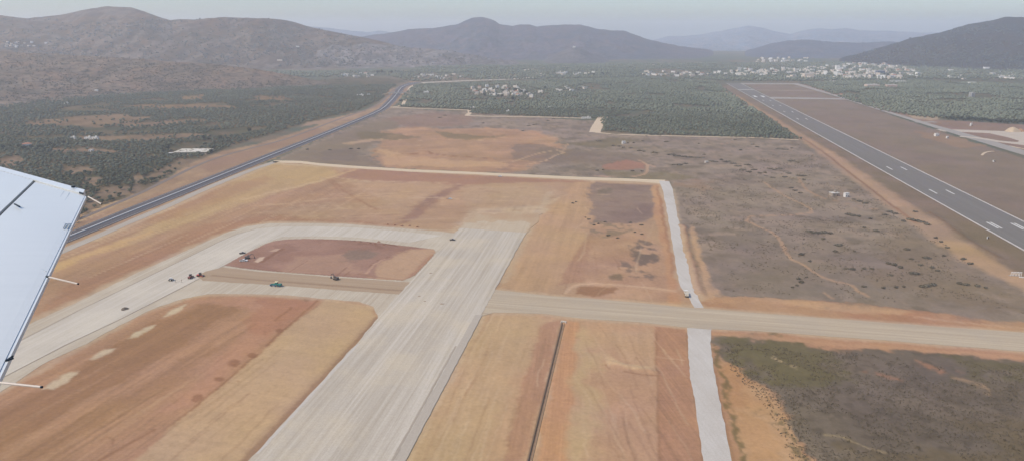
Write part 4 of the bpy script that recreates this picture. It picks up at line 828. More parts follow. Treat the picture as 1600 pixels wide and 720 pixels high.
# in view: right of the wing and inside the frame
def to_px(x, y, z=0.0):
    d = np.array((x, y, z - CAMZ)); fz = d[1] * cP - d[2] * sP; vx = d[0] / fz; vy = -(d[1] * sP + d[2] * cP) / fz
    return W / 2 + vx * F, H / 2 + vy * F
vis = []
for i in range(len(xs1)):
    px, py = to_px(xs1[i], ys1[i])
    if px > 3 and py < 262 + px * 0.28 + 4 if px < 140 else True: vis.append(i)
    if len(vis) >= 300: break
visset = set(vis)
for i in vis:
    px, py = to_px(xs1[i], ys1[i])
    if px > 225: lb, gp = 'grey green olive tree on the grove edge between the roofless shed and the worn road', 'olive trees by the shed'
    elif py > 285: lb, gp = 'grey green olive tree in the nearest corner of the grove above the wing tip', 'olive trees above the wing tip'
    else: lb, gp = 'grey green olive tree in the near rows of the left grove', 'olive trees in the near rows of the left grove'
    tree('olive_tree', (xs1[i], ys1[i], 0), random.uniform(0.72, 1.22), OLIVE_V, lb, gp)
rest = np.array([i for i in range(len(xs1)) if i not in visset])
def scatter(name, x, y, geo, smin, smax, label, cols, seed, z=None, mat=None):
    r = np.random.default_rng(seed); n = len(x); V = []; Fc = []; C = []; k0 = 0
    which = r.integers(0, len(geo), n)
    for g, (v, f) in enumerate(geo):
        m = np.where(which == g)[0]
        if not len(m): continue
        t = r.uniform(0, 6.28, len(m)); s = r.uniform(smin, smax, len(m)); ct, st = np.cos(t), np.sin(t)
        vx = (v[None, :, 0] * ct[:, None] - v[None, :, 1] * st[:, None]) * s[:, None] + x[m][:, None]
        vy = (v[None, :, 0] * st[:, None] + v[None, :, 1] * ct[:, None]) * s[:, None] + y[m][:, None]
        vz = v[None, :, 2] * s[:, None] * r.uniform(0.85, 1.15, len(m))[:, None] + (0 if z is None else z[m][:, None])
        V.append(np.stack([vx, vy, vz], -1).reshape(-1, 3))
        Fc.append((f[None] + (np.arange(len(m)) * len(v))[:, None, None] + k0).reshape(-1, 3)); k0 += len(m) * len(v)
        w_ = r.random(len(m)) * 0.6 + fbm(x[m] / 120, y[m] / 120, seed, 3) * 0.8 - 0.2; w_ = np.clip(w_, 0, 1)[:, None]
        c = cols[0] * (1 - w_) + cols[1] * w_; C.append(np.repeat(c, len(v), 0))
    me = arr_mesh(name, np.concatenate(V), np.concatenate(Fc), np.concatenate(C))
    return tag(link(name, me, [mat or M_LEAFATTR]), label, 'trees', kind='stuff')
M_LEAFATTR = leaf_mat('grove leaves', (80, 88, 70), (110, 116, 96), 0, True)
OC = (alb((88, 96, 80)), alb((130, 134, 114)))
geo_mid = [clump_geo(200 + k, 34, 2.9, 2.0, 0.85, cz=2.9) for k in range(5)]
geo_far = [clump_geo(220 + k, 10, 3.1, 2.2, 1.1, cz=2.6) for k in range(4)]
def blob(seed):
    r = np.random.default_rng(seed); n = 5
    V = [(math.cos(t) * 3.4 * (0.8 + .4 * r.random()), math.sin(t) * 3.4 * (0.8 + .4 * r.random()), 1.6 + r.random()) for t in np.arange(n) * 2 * math.pi / n] + [(0, 0, 4.6 + r.random()), (0, 0, 0.3)]
    return np.array(V), np.array([(i, (i + 1) % n, n) for i in range(n)] + [((i + 1) % n, i, n + 1) for i in range(n)])
geo_blob = [blob(k) for k in range(4)]
scatter('olive_grove', xs1[rest], ys1[rest], geo_mid, 0.75, 1.2, 'dense olive grove left of the highway', OC, 31)
x, y = grove_points(gl, 8.5, 0.5, 1500, 2600, 0.42, 0.82, 2); scatter('olive_grove', x, y, geo_far, 0.85, 1.3, 'farther olive grove below the brown hillside', OC, 32)
x, y = grove_points(gc, 7.6, 0.12, 0, 1750, 0.40, 0.92, 3); scatter('olive_grove', x, y, geo_far, 0.85, 1.25, 'square middle olive grove left of the runway', OC, 33)
x, y = grove_points(gc, 9.0, 0.4, 1750, 3200, 0.45, 0.85, 4); scatter('olive_grove', x, y, geo_blob, 0.9, 1.3, 'olive groves round the middle village', OC, 34)
x, y = grove_points(gr_, 9.0, 0.3, 0, 3200, 0.45, 0.85, 5); scatter('olive_grove', x, y, geo_blob, 0.9, 1.3, 'olive groves right of the taxiway', OC, 35)
x, y = grove_points(gf, 17.0, 0.3, 0, 5200, 0.35, 0.8, 6); scatter('olive_grove', x, y, geo_blob, 1.2, 2.0, 'far olive groves across the valley floor', OC, 36)

BUSH_V = []
for k in range(5):
    v, f = clump_geo(300 + k, 90, 1.05, 0.5, 0.24, cz=0.3); me = arr_mesh('bush', v, f); me.materials.append(M_BUSH); BUSH_V.append(me)
def bush(px, py, wpx, label, group, name='bush', mats=None):
    p = surf(px, py); dist = (p - Vector((0, 0, CAMZ))).length; r = wpx * dist / F / 2 * 1.15
    o = link(name, random.choice(BUSH_V)); o.location = (p.x, p.y, p.z - 0.1 * r); o.rotation_euler = (0, 0, random.uniform(0, 6.28)); hgt = min(r, 2.2) * random.uniform(0.8, 1.15)
    o.scale = (r * random.uniform(0.9, 1.5), r * random.uniform(0.8, 1.25), max(hgt, 0.35 * r)); o.rotation_euler.z = random.uniform(-0.4, 0.4)
    return tag(o, label, 'bush', group)
B1 = [(1048, 242, 8), (1058, 244, 9), (1068, 245, 8), (1078, 246, 9), (1088, 247, 9), (1097, 247, 7), (1100, 242, 5), (1110, 252, 9), (1117, 253, 7), (1127, 250, 5), (1136, 253, 8), (1145, 256, 8), (1153, 260, 8), (1168, 258, 7), (1160, 266, 8), (1170, 269, 7), (1052, 258, 6), (1062, 258, 7), (1071, 256, 6), (1178, 266, 6), (1187, 271, 6)]
B2 = [(936, 221, 6), (958, 228, 5), (968, 229, 6), (974, 231, 5), (985, 232, 6), (999, 236, 7), (1006, 237, 5), (1022, 239, 7), (1018, 211.5, 5), (1010, 213, 4), (1027, 211.5, 5), (1031, 212, 4), (1043, 222, 4), (1004, 221, 4), (990, 224, 4), (981, 224, 4), (933, 267, 5), (942, 266, 4), (988, 268, 5), (1003, 268, 4), (1157, 235, 4), (1176, 226, 6), (1183, 230, 6), (865, 186, 4), (878, 185, 5), (890, 184, 5), (835, 195, 6), (826, 197, 5), (817, 205, 5), (856, 189, 5), (687, 184, 7), (695, 181, 5), (755, 193, 4), (480, 234, 4), (548, 233, 6), (560, 233, 5), (515, 235, 4), (1040, 222, 4), (1092, 225, 4), (1148, 219, 4)]
B3 = [(1225, 234, 8), (1216, 233, 6), (1237, 232, 4), (1236, 252, 8), (1246, 254, 6), (1203, 264, 6), (1210, 266, 6), (1218, 264, 7), (1232, 271, 8), (1226, 277, 6), (1252, 275, 9), (1256, 281, 5), (1207, 278, 6), (1195, 270, 5), (1236, 294, 5), (1242, 298, 5), (1250, 302, 4)]
B4 = [(1334, 312, 7), (1343, 315, 7), (1352, 318, 6), (1325, 335, 8), (1333, 337, 8), (1341, 338, 6), (1360, 342, 5), (1390, 331, 8), (1383, 336, 7), (1399, 334, 7), (1430, 331, 7), (1422, 343, 8), (1431, 345, 9), (1440, 347, 8), (1449, 351, 7), (1412, 346, 6), (1350, 356, 5), (1369, 361, 7), (1265, 362, 7), (1275, 364, 9), (1286, 363, 9), (1297, 365, 6), (1286, 374, 6), (1310, 383, 9), (1305, 393, 6)]
B5 = [(1417, 390, 6), (1424, 405, 5), (1448, 403, 7), (1388, 412, 6), (1397, 414, 7), (1407, 418, 8), (1424, 427, 7), (1432, 428, 7), (1392, 430, 6), (1448, 447, 9), (1457, 445, 9), (1440, 448, 7), (1438, 414, 6), (1456, 418, 6), (1465, 423, 5), (1322, 420, 6), (1332, 421, 6), (1350, 420, 5), (1362, 420, 5), (1400, 449, 5), (1412, 448, 5), (1500, 443, 8), (1510, 445, 6), (1527, 447, 6), (1540, 450, 5), (1248, 436, 6), (1252, 441, 7), (1245, 446, 6), (1238, 449, 5), (1260, 433, 4), (1350, 448, 6), (1380, 450, 5), (1470, 378, 5), (1462, 372, 5), (1480, 387, 5), (1505, 405, 6), (1516, 412, 6), (1252, 398, 6), (1265, 408, 5), (1335, 393, 4), (1415, 390, 5), (1475, 400, 5)]
B6 = [(965, 372, 4), (950, 368, 5), (992, 363, 4), (1003, 366, 4), (935, 350, 4), (920, 343, 4), (928, 352, 5), (895, 318, 4), (900, 316, 3), (915, 340, 3), (1002, 352, 5), (985, 348, 4), (945, 347, 4)]
for b in B1: bush(b[0], b[1], b[2] * 1.15, 'dark bush in the thicket between the white hut and the runway verge', 'thicket bushes')
for b in B2: bush(*b, 'small dry bush scattered over the scrub beyond the cream dirt road', 'bushes in the northern scrub')
for b in B3: bush(b[0], b[1], b[2] * 1.15, 'dark bush in the hollow below the middle grove corner', 'bushes in the hollow')
for b in B4: bush(*b, 'dry bush near the little huts beside the orange runway verge', 'bushes by the huts')
for b in B5: bush(*b, 'brown bush in the near scrub field above the cross road', 'bushes in the near scrub')
for b in B6: bush(*b, 'low dark bush in the rough plot left of the white gravel road', 'bushes in the rough plot')
rs = random.Random(5)
for i in range(46):
    px, py = rs.uniform(0, 430), rs.uniform(92, 148)
    if py < 84 + px * 0.075 + 5: continue
    bush(px, py, rs.uniform(3, 6.5), 'dark round bush on the brown hillside at left', 'bushes on the left hillside', 'hillside_bush')
hx, hy, hzz = [], [], []
rs = random.Random(15)
while len(hx) < 2600:
    px, py = rs.uniform(-5, 540), rs.uniform(84, 158)
    p = surf(px, py)
    if p.z < -0.5 or p.y > 2900 or (p.z < 0.3 and py > 140): continue
    if vnoise(np.array([p.x / 90]), np.array([p.y / 90]), 5)[0] * 0.7 + rs.random() * 0.5 < 0.55 + (0.0 if p.z > 14 else -0.3): continue
    hx.append(p.x); hy.append(p.y); hzz.append(p.z)
scatter('hillside_scrub', np.array(hx), np.array(hy), [clump_geo(500 + k, 14, 2.4, 1.3, 0.9, cz=0.9) for k in range(4)], 0.5, 1.25, 'scattered dark scrub over the brown left hillside', (alb((78, 80, 68)), alb((112, 104, 90))), 53, z=np.array(hzz))['category'] = 'scrub'
def slope_scrub(x0, x1, y0, y1, n, seed, dmin, dmax, smin, smax, cols, label, thr=0.55):
    r = random.Random(seed); a, b, c = [], [], []; t = 0
    while len(a) < n and t < n * 8:
        t += 1; p = surf(r.uniform(x0, x1), r.uniform(y0, y1))
        if p is None or p.y < dmin or p.y > dmax or p.z < 4: continue
        if vnoise(np.array([p.x / 160]), np.array([p.z / 40]), seed)[0] * 0.7 + r.random() * 0.5 < thr: continue
        a.append(p.x); b.append(p.y); c.append(p.z)
    o = scatter('hillside_scrub', np.array(a), np.array(b), [clump_geo(520 + k, 10, 4.0, 3.0, 2.0, cz=1.6) for k in range(4)], smin, smax, label, cols, seed, z=np.array(c)); o['category'] = 'scrub'
slope_scrub(0, 560, 30, 106, 1500, 61, 3100, 5300, 0.7, 1.9, (alb((84, 88, 84)), alb((112, 110, 104))), 'dark shrubs dotted over the broad grey hill at upper left')
slope_scrub(440, 800, 68, 104, 500, 62, 3600, 4700, 0.7, 1.8, (alb((92, 94, 92)), alb((120, 118, 114))), 'shrubs dotted over the pale rocky slope')
slope_scrub(1330, 1600, 40, 108, 900, 63, 3300, 5600, 0.8, 2.0, (alb((72, 78, 72)), alb((96, 98, 90))), 'dark shrubs over the hill at the right edge')
# low dry scrub nobody could count
def field_scatter(pix, n, seed, smin, smax, name, label, cols, nz=0.45):
    w_ = PW(pix); r = np.random.default_rng(seed); lo, hi = w_.min(0), w_.max(0)
    x, y = r.uniform(lo[0], hi[0], n * 4), r.uniform(lo[1], hi[1], n * 4); k = pip(x, y, w_) & (fbm(x / 18, y / 18, seed, 4) > nz); x, y = x[k][:n], y[k][:n]
    g = [clump_geo(400 + i, 7, 1.0, 0.5, 0.45, core=False, cz=0.3) for i in range(4)]
    return scatter(name, x, y, g, smin, smax, label, cols, seed)
SCC = (alb((104, 93, 76)), alb((138, 122, 103)))
field_scatter([(1130, 535), (1300, 548), (1600, 572), (1750, 590), (1750, 760), (1255, 760), (1200, 640), (1140, 575)], 9500, 51, 0.25, 0.7, 'dry_scrub', 'low dry scrub covering the dark field at lower right', (alb((98, 88, 70)), alb((124, 111, 93))), 0.4).__setitem__('category', 'scrub')
field_scatter([(1060, 300), (1250, 225), (1340, 290), (1440, 355), (1560, 440), (1600, 490), (1350, 468), (1130, 455), (1090, 380)], 6000, 52, 0.35, 0.9, 'dry_scrub', 'low dry scrub covering the grey field beside the old runway', SCC, 0.5).__setitem__('category', 'scrub')

# dark trees and cypresses
for px, py, s in ((30, 232, 1.0), (38, 236, 1.1), (50, 235, 1.2), (58, 237, 1.0), (68, 234, 1.1), (80, 230, 1.2), (92, 228, 1.1), (100, 227, 1.0), (16, 233, 1.0), (6, 234, 1.1), (44, 238, 1.0), (62, 233, 1.1), (74, 232, 1.0), (86, 232, 1.0)):
    tree('evergreen_tree', P(px, py), s, DARK_V, 'dark evergreen tree in the row round the white farmhouse', 'evergreens round the white farmhouse')
for px, py, s in ((133, 226, 1.2), (156, 213, 0.9), (318, 219, 1.1), (326, 220, 1.0), (345, 219, 1.1), (356, 220, 1.0), (390, 208, 1.4), (332, 236, 1.2), (330, 240, 1.1), (262, 236, 1.3), (257, 240, 1.0), (590, 115.5, 2.4), (597, 115.5, 2.4), (612, 115.5, 2.0)):
    tree('evergreen_tree', P(px, py), s, DARK_V, 'dark evergreen tree standing out above the olive trees at left', 'evergreens standing out of the left groves')
for i in range(44):
    px = 1478 + i * 3.0; py = 186 + (px - 1478) * 0.065 + random.uniform(-1.0, 2.6)
    tree('evergreen_tree', P(px, py), random.uniform(0.8, 1.3), DARK_V, 'dark tree in the belt above the apron', 'dark tree belt above the apron')
for i in range(40):
    px, py = random.choice(((1385, 118), (1375, 120), (1340, 108), (1320, 120), (1250, 116), (1200, 114), (1160, 116), (1100, 118), (1060, 117), (800, 143), (770, 152), (790, 157), (815, 148), (850, 140), (940, 117)))
    tree('evergreen_tree', P(px + random.uniform(-14, 14), py + random.uniform(-2, 2)), random.uniform(1.1, 2.0), DARK_V, 'dark tree among the white houses of the valley', 'dark trees among the houses')

# ------------------------------------------------------------------ buildings
WALLC = [(244, 240, 233), (236, 229, 218), (226, 215, 201), (240, 231, 222), (218, 202, 184), (226, 209, 191)]
WM = [flat('plaster', c, 0.85, vary=0.05, D=0) for c in WALLC]
ROOF_F = flat('flat concrete roof', (216, 210, 202), 0.9, vary=0.08); ROOF_T = flat('terracotta tiles', (176, 122, 96), 0.9, vary=0.12)
GLASS = flat('dark window glass', (52, 58, 66), 0.25, vary=0.1, spec=0.6); WOOD = flat('brown door', (110, 84, 66), 0.7)
M_FRAME = flat('window frame', (200, 196, 190), 0.7)
def house(px, py, w, d, h, rz, wm, tiled, label, group, detail, name='house', cat='house', p=None):
    p = p or surf(px, py); o = empty(name, p, rz); tag(o, label, cat, group)
    m = MB().box((0, 0, h / 2 - 0.3), (w, d, h + 0.6)); m.build('wall', wm, o)
    if tiled:
        e = 0.4; rh = min(w, d) * 0.22; L = max(0.0, (w - d) / 2)
        v = [(-w / 2 - e, -d / 2 - e, h), (w / 2 + e, -d / 2 - e, h), (w / 2 + e, d / 2 + e, h), (-w / 2 - e, d / 2 + e, h), (-L, 0, h + rh), (L, 0, h + rh)]
        MB().add([(a, b, c + 0.02) for a, b, c in v], [(0, 1, 5, 4), (1, 2, 5), (2, 3, 4, 5), (3, 0, 4), (3, 2, 1, 0)]).build('roof', ROOF_T, o)
    else:
        r = MB().box((0, 0, h + 0.36), (w - 0.5, d - 0.5, 0.1))
        for sx, sy, lx, ly in ((0, 1, w + 0.1, 0.25), (0, -1, w + 0.1, 0.25), (1, 0, 0.25, d - 0.42), (-1, 0, 0.25, d - 0.42)): r.box((sx * (w / 2 - 0.08), sy * (d / 2 - 0.08), h + 0.36), (lx, ly, 0.7))
        r.build('roof', ROOF_F, o)
        if detail and w > 8: MB().box((w * 0.2, d * 0.15, h + 1.5), (2.6, 2.6, 2.4)).build('stair_head', wm, o)
    if detail:
        st = max(1, int(h / 3)); n = max(2, int(w / 3.6))
        for f in range(st):
            for i in range(n):
                x = -w / 2 + w * (i + 0.5) / n; z = f * 3 + 1.6
                if f == 0 and i == n // 2: MB().box((x, -d / 2 - 0.02, 1.05), (1.1, 0.12, 2.1)).build('door', WOOD, o); continue
                q = MB().box((x, -d / 2 - 0.02, z), (1.3, 0.10, 1.3)).build('window', M_FRAME, o); MB().box((x, -d / 2 - 0.08, z), (1.05, 0.06, 1.05)).build('pane', GLASS, q)
    return o
def village(pixpoly, n, seed, label, group, detail, sz=(7, 13), hs=(3.2, 6.4), tiled=0.12, wms=None, gap=11.0):
    r = random.Random(seed); w_ = [p for p in pixpoly]; lo = (min(p[0] for p in w_), min(p[1] for p in w_)); hi = (max(p[0] for p in w_), max(p[1] for p in w_)); done = []; t = 0
    A = np.array(w_, float)
    while len(done) < n and t < n * 60:
        t += 1; x, y = r.uniform(lo[0], hi[0]), r.uniform(lo[1], hi[1])
        if not pip(np.array([x]), np.array([y]), A)[0]: continue
        p = surf(x, y)
        if any((p - q).length < gap for q in done): continue
        done.append(p)
        tl = r.random() < tiled; wi = r.randrange(len(WM))
        house(x, y, r.uniform(*sz), r.uniform(sz[0] * 0.8, sz[1] * 0.75), r.uniform(*hs), r.uniform(-0.5, 0.5), (wms or WM)[wi], tl, label(x, y, tl, wi) if callable(label) else label, group, detail, p=p)
def part_label(xm, ym, place):
    return lambda x, y, tl, wi: ('red roofed house ' if tl else ('white house ' if wi in (0, 1, 3) else 'cream house ')) + ('at the near left ' if x < xm and y > ym else ('at the far left ' if x < xm else ('at the near right ' if y > ym else 'at the far right '))) + place
village([(735, 140), (745, 136), (790, 134), (835, 140), (852, 146), (850, 152), (818, 153), (770, 150), (738, 148)] , 38, 3, part_label(792, 144, 'of the village amid the middle groves'), 'houses of the middle village', True, (8, 16), (4, 7.6), 0.08)
village([(640, 120), (660, 117), (720, 117), (722, 123), (690, 125), (655, 124)], 15, 4, 'pale house of the hamlet behind the highway bend', 'houses of the hamlet behind the highway bend', False, (10, 18), (3.5, 7), 0.05)
village([(525, 119), (545, 112), (585, 116), (588, 121), (560, 122), (530, 123)], 12, 6, 'pale house of the hamlet at the foot of the left hillside', 'houses of the hamlet under the left hillside', False, (10, 18), (3.5, 7), 0.05)
village([(862, 117), (870, 113), (930, 113), (928, 118), (868, 119)], 15, 7, 'white house in the short row in the middle of the valley', 'houses in the short valley row', False, (9, 17), (3.5, 7), 0.06)
village([(1005, 117), (1010, 110), (1060, 112), (1110, 115), (1132, 110), (1135, 118), (1080, 121), (1010, 119)], 32, 8, part_label(1065, 115, 'of the long house row left of the town'), 'houses in the long row left of the town', False, (10, 18), (4, 8), 0.08)
TOWN = [(1135, 118), (1150, 108), (1250, 109), (1300, 104), (1340, 99), (1385, 98), (1402, 104), (1440, 112), (1455, 121), (1400, 124), (1340, 124), (1280, 122), (1258, 124), (1200, 121), (1170, 120)]
def town_label(x, y, tl, wi):
    part = 'in the left end of the town beyond the runway' if x < 1215 else ('on the rise at the top of the town' if y < 107 else ('in the right end of the town' if x > 1395 else ('at the near edge of the town' if y > 117 else 'in the crowded middle of the town')))
    return ('red roofed house ' if tl else ('white house ' if wi in (0, 1, 3) else 'cream house ')) + part
village(TOWN, 130, 9, town_label, 'houses of the town beyond the runway', False, (11, 21), (6, 12), 0.10, gap=13)
# the rest of the town and the far village read as one mass
r9 = random.Random(77); mass = [MB() for _ in range(3)]; A9 = np.array(TOWN, float); k9 = 0
while k9 < 150:
    if k9 < 122:
        x, y = r9.uniform(1135, 1455), r9.uniform(98, 124)
        if not pip(np.array([x]), np.array([y]), A9)[0]: continue
    else: x, y = r9.uniform(1182, 1262), r9.uniform(91, 98)
    p = P(x, y); h_ = r9.uniform(5, 12); k9 += 1; w_, d_ = r9.uniform(11, 20), r9.uniform(9, 15); t_ = r9.uniform(-.5, .5)
    mass[k9 % 3].box((p.x, p.y, h_ / 2), (w_, d_, h_), t_).box((p.x, p.y, h_ + 0.3), (w_ - 0.6, d_ - 0.6, 0.6), t_)
for m9, w9 in zip(mass, (WM[0], WM[2], WM[5])): tag(m9.build('distant_houses', w9), 'far mass of town houses filling the gaps beyond the runway', 'houses', kind='stuff')
village([(0, 74), (12, 66), (50, 66), (55, 73), (30, 76)], 16, 12, 'tiny white house of the village high on the left hill', 'houses of the village on the left hill', False, (9, 15), (4, 7), 0.0, gap=9)
village([(1550, 118), (1552, 113), (1600, 116), (1600, 126), (1560, 122)], 12, 13, 'white house of the cluster at the right edge below the dark hill', 'houses at the right edge', False, (12, 24), (4, 7), 0.05)
village([(1480, 122), (1490, 118), (1520, 119), (1516, 124), (1490, 125)], 7, 14, 'pale house of the small cluster right of the town', 'houses right of the town', False, (12, 22), (4, 7), 0.05)
village([(860, 142), (880, 136), (925, 137), (928, 141), (890, 143)], 7, 15, 'pale house strung out right of the middle village', 'houses right of the middle village', False, (9, 16), (3.2, 6), 0.0)
# single buildings one can point to
house(1362, 136.5, 44, 22, 9, 0.05, flat('peach plaster', (206, 184, 168), 0.85, D=1500), False, 'long peach walled building standing alone below the town', None, True, 'farm_building', 'building')
house(1392, 137, 34, 18, 9, -0.05, flat('pinkish plaster', (196, 168, 156), 0.85, D=1500), False, 'pinkish block building right of the long peach one', None, True, 'farm_building', 'building')
house(1375, 116.5, 34, 20, 17, 0.1, flat('blue grey cladding', (112, 122, 138), 0.6, D=1800), False, 'large blue grey hall among the white houses of the town', None, False, 'hall', 'hall')
house(1262, 122.5, 40, 22, 19, 0.1, WM[4], False, 'tall cream block at the near edge of the town', None, False, 'apartment_block', 'building')
house(1308, 111, 18, 16, 26, 0.0, WM[0], False, 'tall narrow white tower block in the middle of the town', None, False, 'apartment_block', 'building')
house(1518, 152, 12, 11, 12, 0.2, flat('grey render', (160, 160, 160), 0.9, D=1200), False, 'lone grey tower house in the right groves', None, True, 'tower_house', 'house')
house(1518, 131, 26, 14, 5, 0.1, WM[0], False, 'white farmhouse alone in the groves below the dark hill', None, False, 'farmhouse', 'house')
house(1541, 107.5, 24, 16, 7, 0.0, WM[0], False, 'single white house high at the foot of the dark hill', None, False, 'farmhouse', 'house')
house(1485, 111, 22, 16, 7, 0.0, WM[0], False, 'white house alone between the town and the dark hill', None, False, 'farmhouse', 'house')
house(1402, 129, 60, 14, 5, 0.02, WM[1], False, 'low white warehouse at the lower right edge of the town', None, False, 'warehouse', 'warehouse')
house(1301, 128.5, 22, 10, 4, 0.0, WM[1], False, 'small pale barn in the grove below the town', None, False, 'barn', 'barn')
house(1187, 125.3, 20, 9, 4, 0.0, WM[1], False, 'small pale barn just beyond the runway end', None, False, 'barn', 'barn')
house(1129, 123.8, 10, 9, 4, 0.0, WM[0], False, 'small white hut left of the far runway end', None, False, 'hut', 'hut')
house(793, 175.3, 12, 5, 3, 0.0, WM[0], False, 'low white shed at the lower edge of the middle grove', None, True, 'shed', 'shed')
house(738, 170, 14, 6, 3, 0.0, WM[1], False, 'low pale shed at the bend of the far dirt track', None, True, 'shed', 'shed')
house(858, 168.7, 6, 5, 3, 0.0, WM[0], False, 'small white hut on the bare field beyond the scrub', None, True, 'hut', 'hut')
house(666, 145, 16, 6, 3.5, 0.0, WM[0], False, 'long white shed in the grove right of the overpass', None, True, 'shed', 'shed')
house(563, 150, 20, 7, 3.5, 0.0, WM[0], False, 'long white shed in the grove left of the overpass', None, True, 'shed', 'shed')
house(576, 149.3, 8, 6, 3.5, 0.0, WM[0], False, 'short white hut beside the long shed left of the overpass', None, True, 'hut', 'hut')
house(916, 185.7, 20, 5, 3, 0.05, WM[1], False, 'low white wall like shed at the end of the far dirt track', None, True, 'shed', 'shed')
house(104, 163, 9, 7, 3, 0.0, WM[1], False, 'small pale hut at the upper left grove clearing', None, True, 'hut', 'hut')
house(151, 142.5, 8, 6, 4, 0.0, WM[0], False, 'single white hut at the foot of the brown hillside', None, True, 'hut', 'hut')
house(72.5, 68.5, 12, 10, 7, 0.0, WM[0], False, 'single white house right of the village on the left hill', None, False, 'house', 'house')
house(437, 95.5, 26, 10, 7, 0.0, WM[4], False, 'lone pale building on the slope between the left hills', None, False, 'farm_building', 'building')
house(465, 74, 18, 10, 6, 0.0, WM[0], False, 'small white house high in the saddle left of the rocky slope', None, False, 'house', 'house')
house(897, 74.5, 16, 12, 8, 0.0, WM[0], False, 'tiny white chapel on top of the dark knoll', None, False, 'chapel', 'chapel')
for px, w_ in ((112, 11), (136, 12), (146, 14)): house(px + 2, 217.5, w_, 5, 3, -0.05, WM[0], False, {112: 'leftmost long white shed in the row in the left grove', 136: 'middle white shed in the row in the left grove', 146: 'rightmost white shed in the row in the left grove'}[px], 'white sheds in the left grove', True, 'shed', 'shed')
house(143, 237, 6, 5, 2.8, 0.1, WM[0], False, 'tiny white hut among the olive trees above the wing tip', None, True, 'hut', 'hut')
fh = house(43, 230, 13, 10, 5.5, 0.6, WM[0], True, 'white farmhouse half hidden by dark evergreens in the left grove', None, True, 'farmhouse', 'house')
# roofless shed beside the worn road
sh = tag(empty('roofless_shed', P(297, 242), 0.06), 'long pale ruined shed with a patchy flat roof beside the worn road', 'shed')
M_RUIN = streaky('patchy ruin roof', (196, 188, 172), (226, 220, 208), 0.2, 3, 1.5, patch=(150, 142, 126), D=500, fine=0.25, patch_amt=0.9)
sw, sdp = 50, 34
MB().box((0, sdp / 2, 1.7), (sw, sdp, 4.0)).build('wall', flat('weathered cream wall', (190, 172, 148), 0.9, D=600), sh)
MB().box((0, sdp / 2, 4.0), (sw + 1, sdp + 1, 0.5)).build('roof', M_RUIN, sh)
MB().box((8, sdp / 2 + 1, 4.45), (14, 22, 0.35)).build('roof_sheet', flat('fresh pale roofing', (220, 212, 198), 0.7, D=500), sh)
rs = random.Random(8)
for i in range(26):
    MB().box((rs.uniform(-23, 23), rs.uniform(2, sdp - 2), 4.4), (rs.uniform(0.8, 3), rs.uniform(0.8, 2.4), rs.uniform(0.3, 0.9)), rs.uniform(0, 3)).build('debris', flat('roof debris', rs.choice([(140, 132, 118), (110, 102, 90), (224, 218, 206)]), 0.9, D=500), sh)
for i in range(7): MB().box((-21 + i * 7, -0.05, 1.9), (2.2, 0.2, 1.8)).build('window', flat('dark opening', (70, 62, 54), 0.9), sh)
MB().box((-33, 8, 0.9), (14, 9, 2.4), 0.3).build('lean_to', flat('white lean to', (206, 202, 194), 0.8, D=500), sh)

# overpass across the highway
ov = tag(empty('overpass', (P(609, 149) + P(633, 148.5)) / 2, 0), 'pale concrete overpass crossing the highway', 'bridge')
oa, ob = P(606, 149), P(634, 148.5); ol = (ob - oa).length; ov.rotation_euler.z = math.atan2(ob.y - oa.y, ob.x - oa.x)
MC2 = flat('pale bridge concrete', (178, 176, 170), 0.85, D=1500)
MB().box((0, 0, 6.2), (ol, 10, 1.0)).build('deck', MC2, ov)
for sg in (-1, 1): MB().box((0, sg * 4.8, 7.2), (ol, 0.4, 1.0)).build('parapet', MC2, ov); MB().prism([(sg * ol / 2, 6.7), (sg * (ol / 2 + 34), 0), (sg * ol / 2, 0)][::sg], -5, 5).build('ramp', flat('earth ramp', (172, 152, 132), 0.95, D=1500), ov)
for k in (-0.5, 0, 0.5): MB().box((k * ol * 0.9, 0, 2.8), (1.2, 7, 5.8)).build('pier', MC2, ov)

# ------------------------------------------------------------------ small things by the old runway
def hut_at(px, py, w, d, h, label, mast=0.0, red=False, col=(222, 218, 212)):
    o = house(px, py, w, d, h, 0.2, flat('hut paint', col, 0.7, D=500), False, label, None, True, 'equipment_hut', 'hut')
    if mast: MB().bar((w * 0.8, 0, 0), (w * 0.8, 0, mast), 0.18, 6, 0.1).box((w * 0.8, 0, mast * 0.8), (1.4, 0.1, 0.7)).box((w * 0.8, 0, mast * 0.5), (1.4, 0.1, 0.7)).build('mast', flat('mast paint', (220, 150, 130) if red else (224, 222, 218), 0.6), o)
    return o
hut_at(1463, 213, 7, 5, 4.5, 'white and pink equipment hut with a mast beside the taxiway', 9, True)
hut_at(1480, 216.5, 3.5, 3, 3.2, 'small white equipment box right of the pink mast hut')
hut_at(1517, 197, 3, 3, 5, 'white mast hut on the verge above the apron', 9)
hut_at(1322, 308, 5, 4, 4.5, 'bright white hut beside the bushes left of the runway')
hut_at(1303, 306, 9, 7, 3.5, 'grey ruined hut next to the bright white one', col=(166, 152, 138))
hut_at(974.5, 225, 6, 4.5, 4, 'bright white hut with rubble in the northern scrub')
hut_at(1553, 253, 3, 2, 1.6, 'tiny white box on the runway verge')
hut_at(1104, 255, 5, 3, 2.2, 'low pale hut in the thicket of the scrub', col=(206, 190, 172))
hut_at(1543, 373, 1.0, 1.0, 1.5, 'tiny dark and white marker box beside the near runway edge')
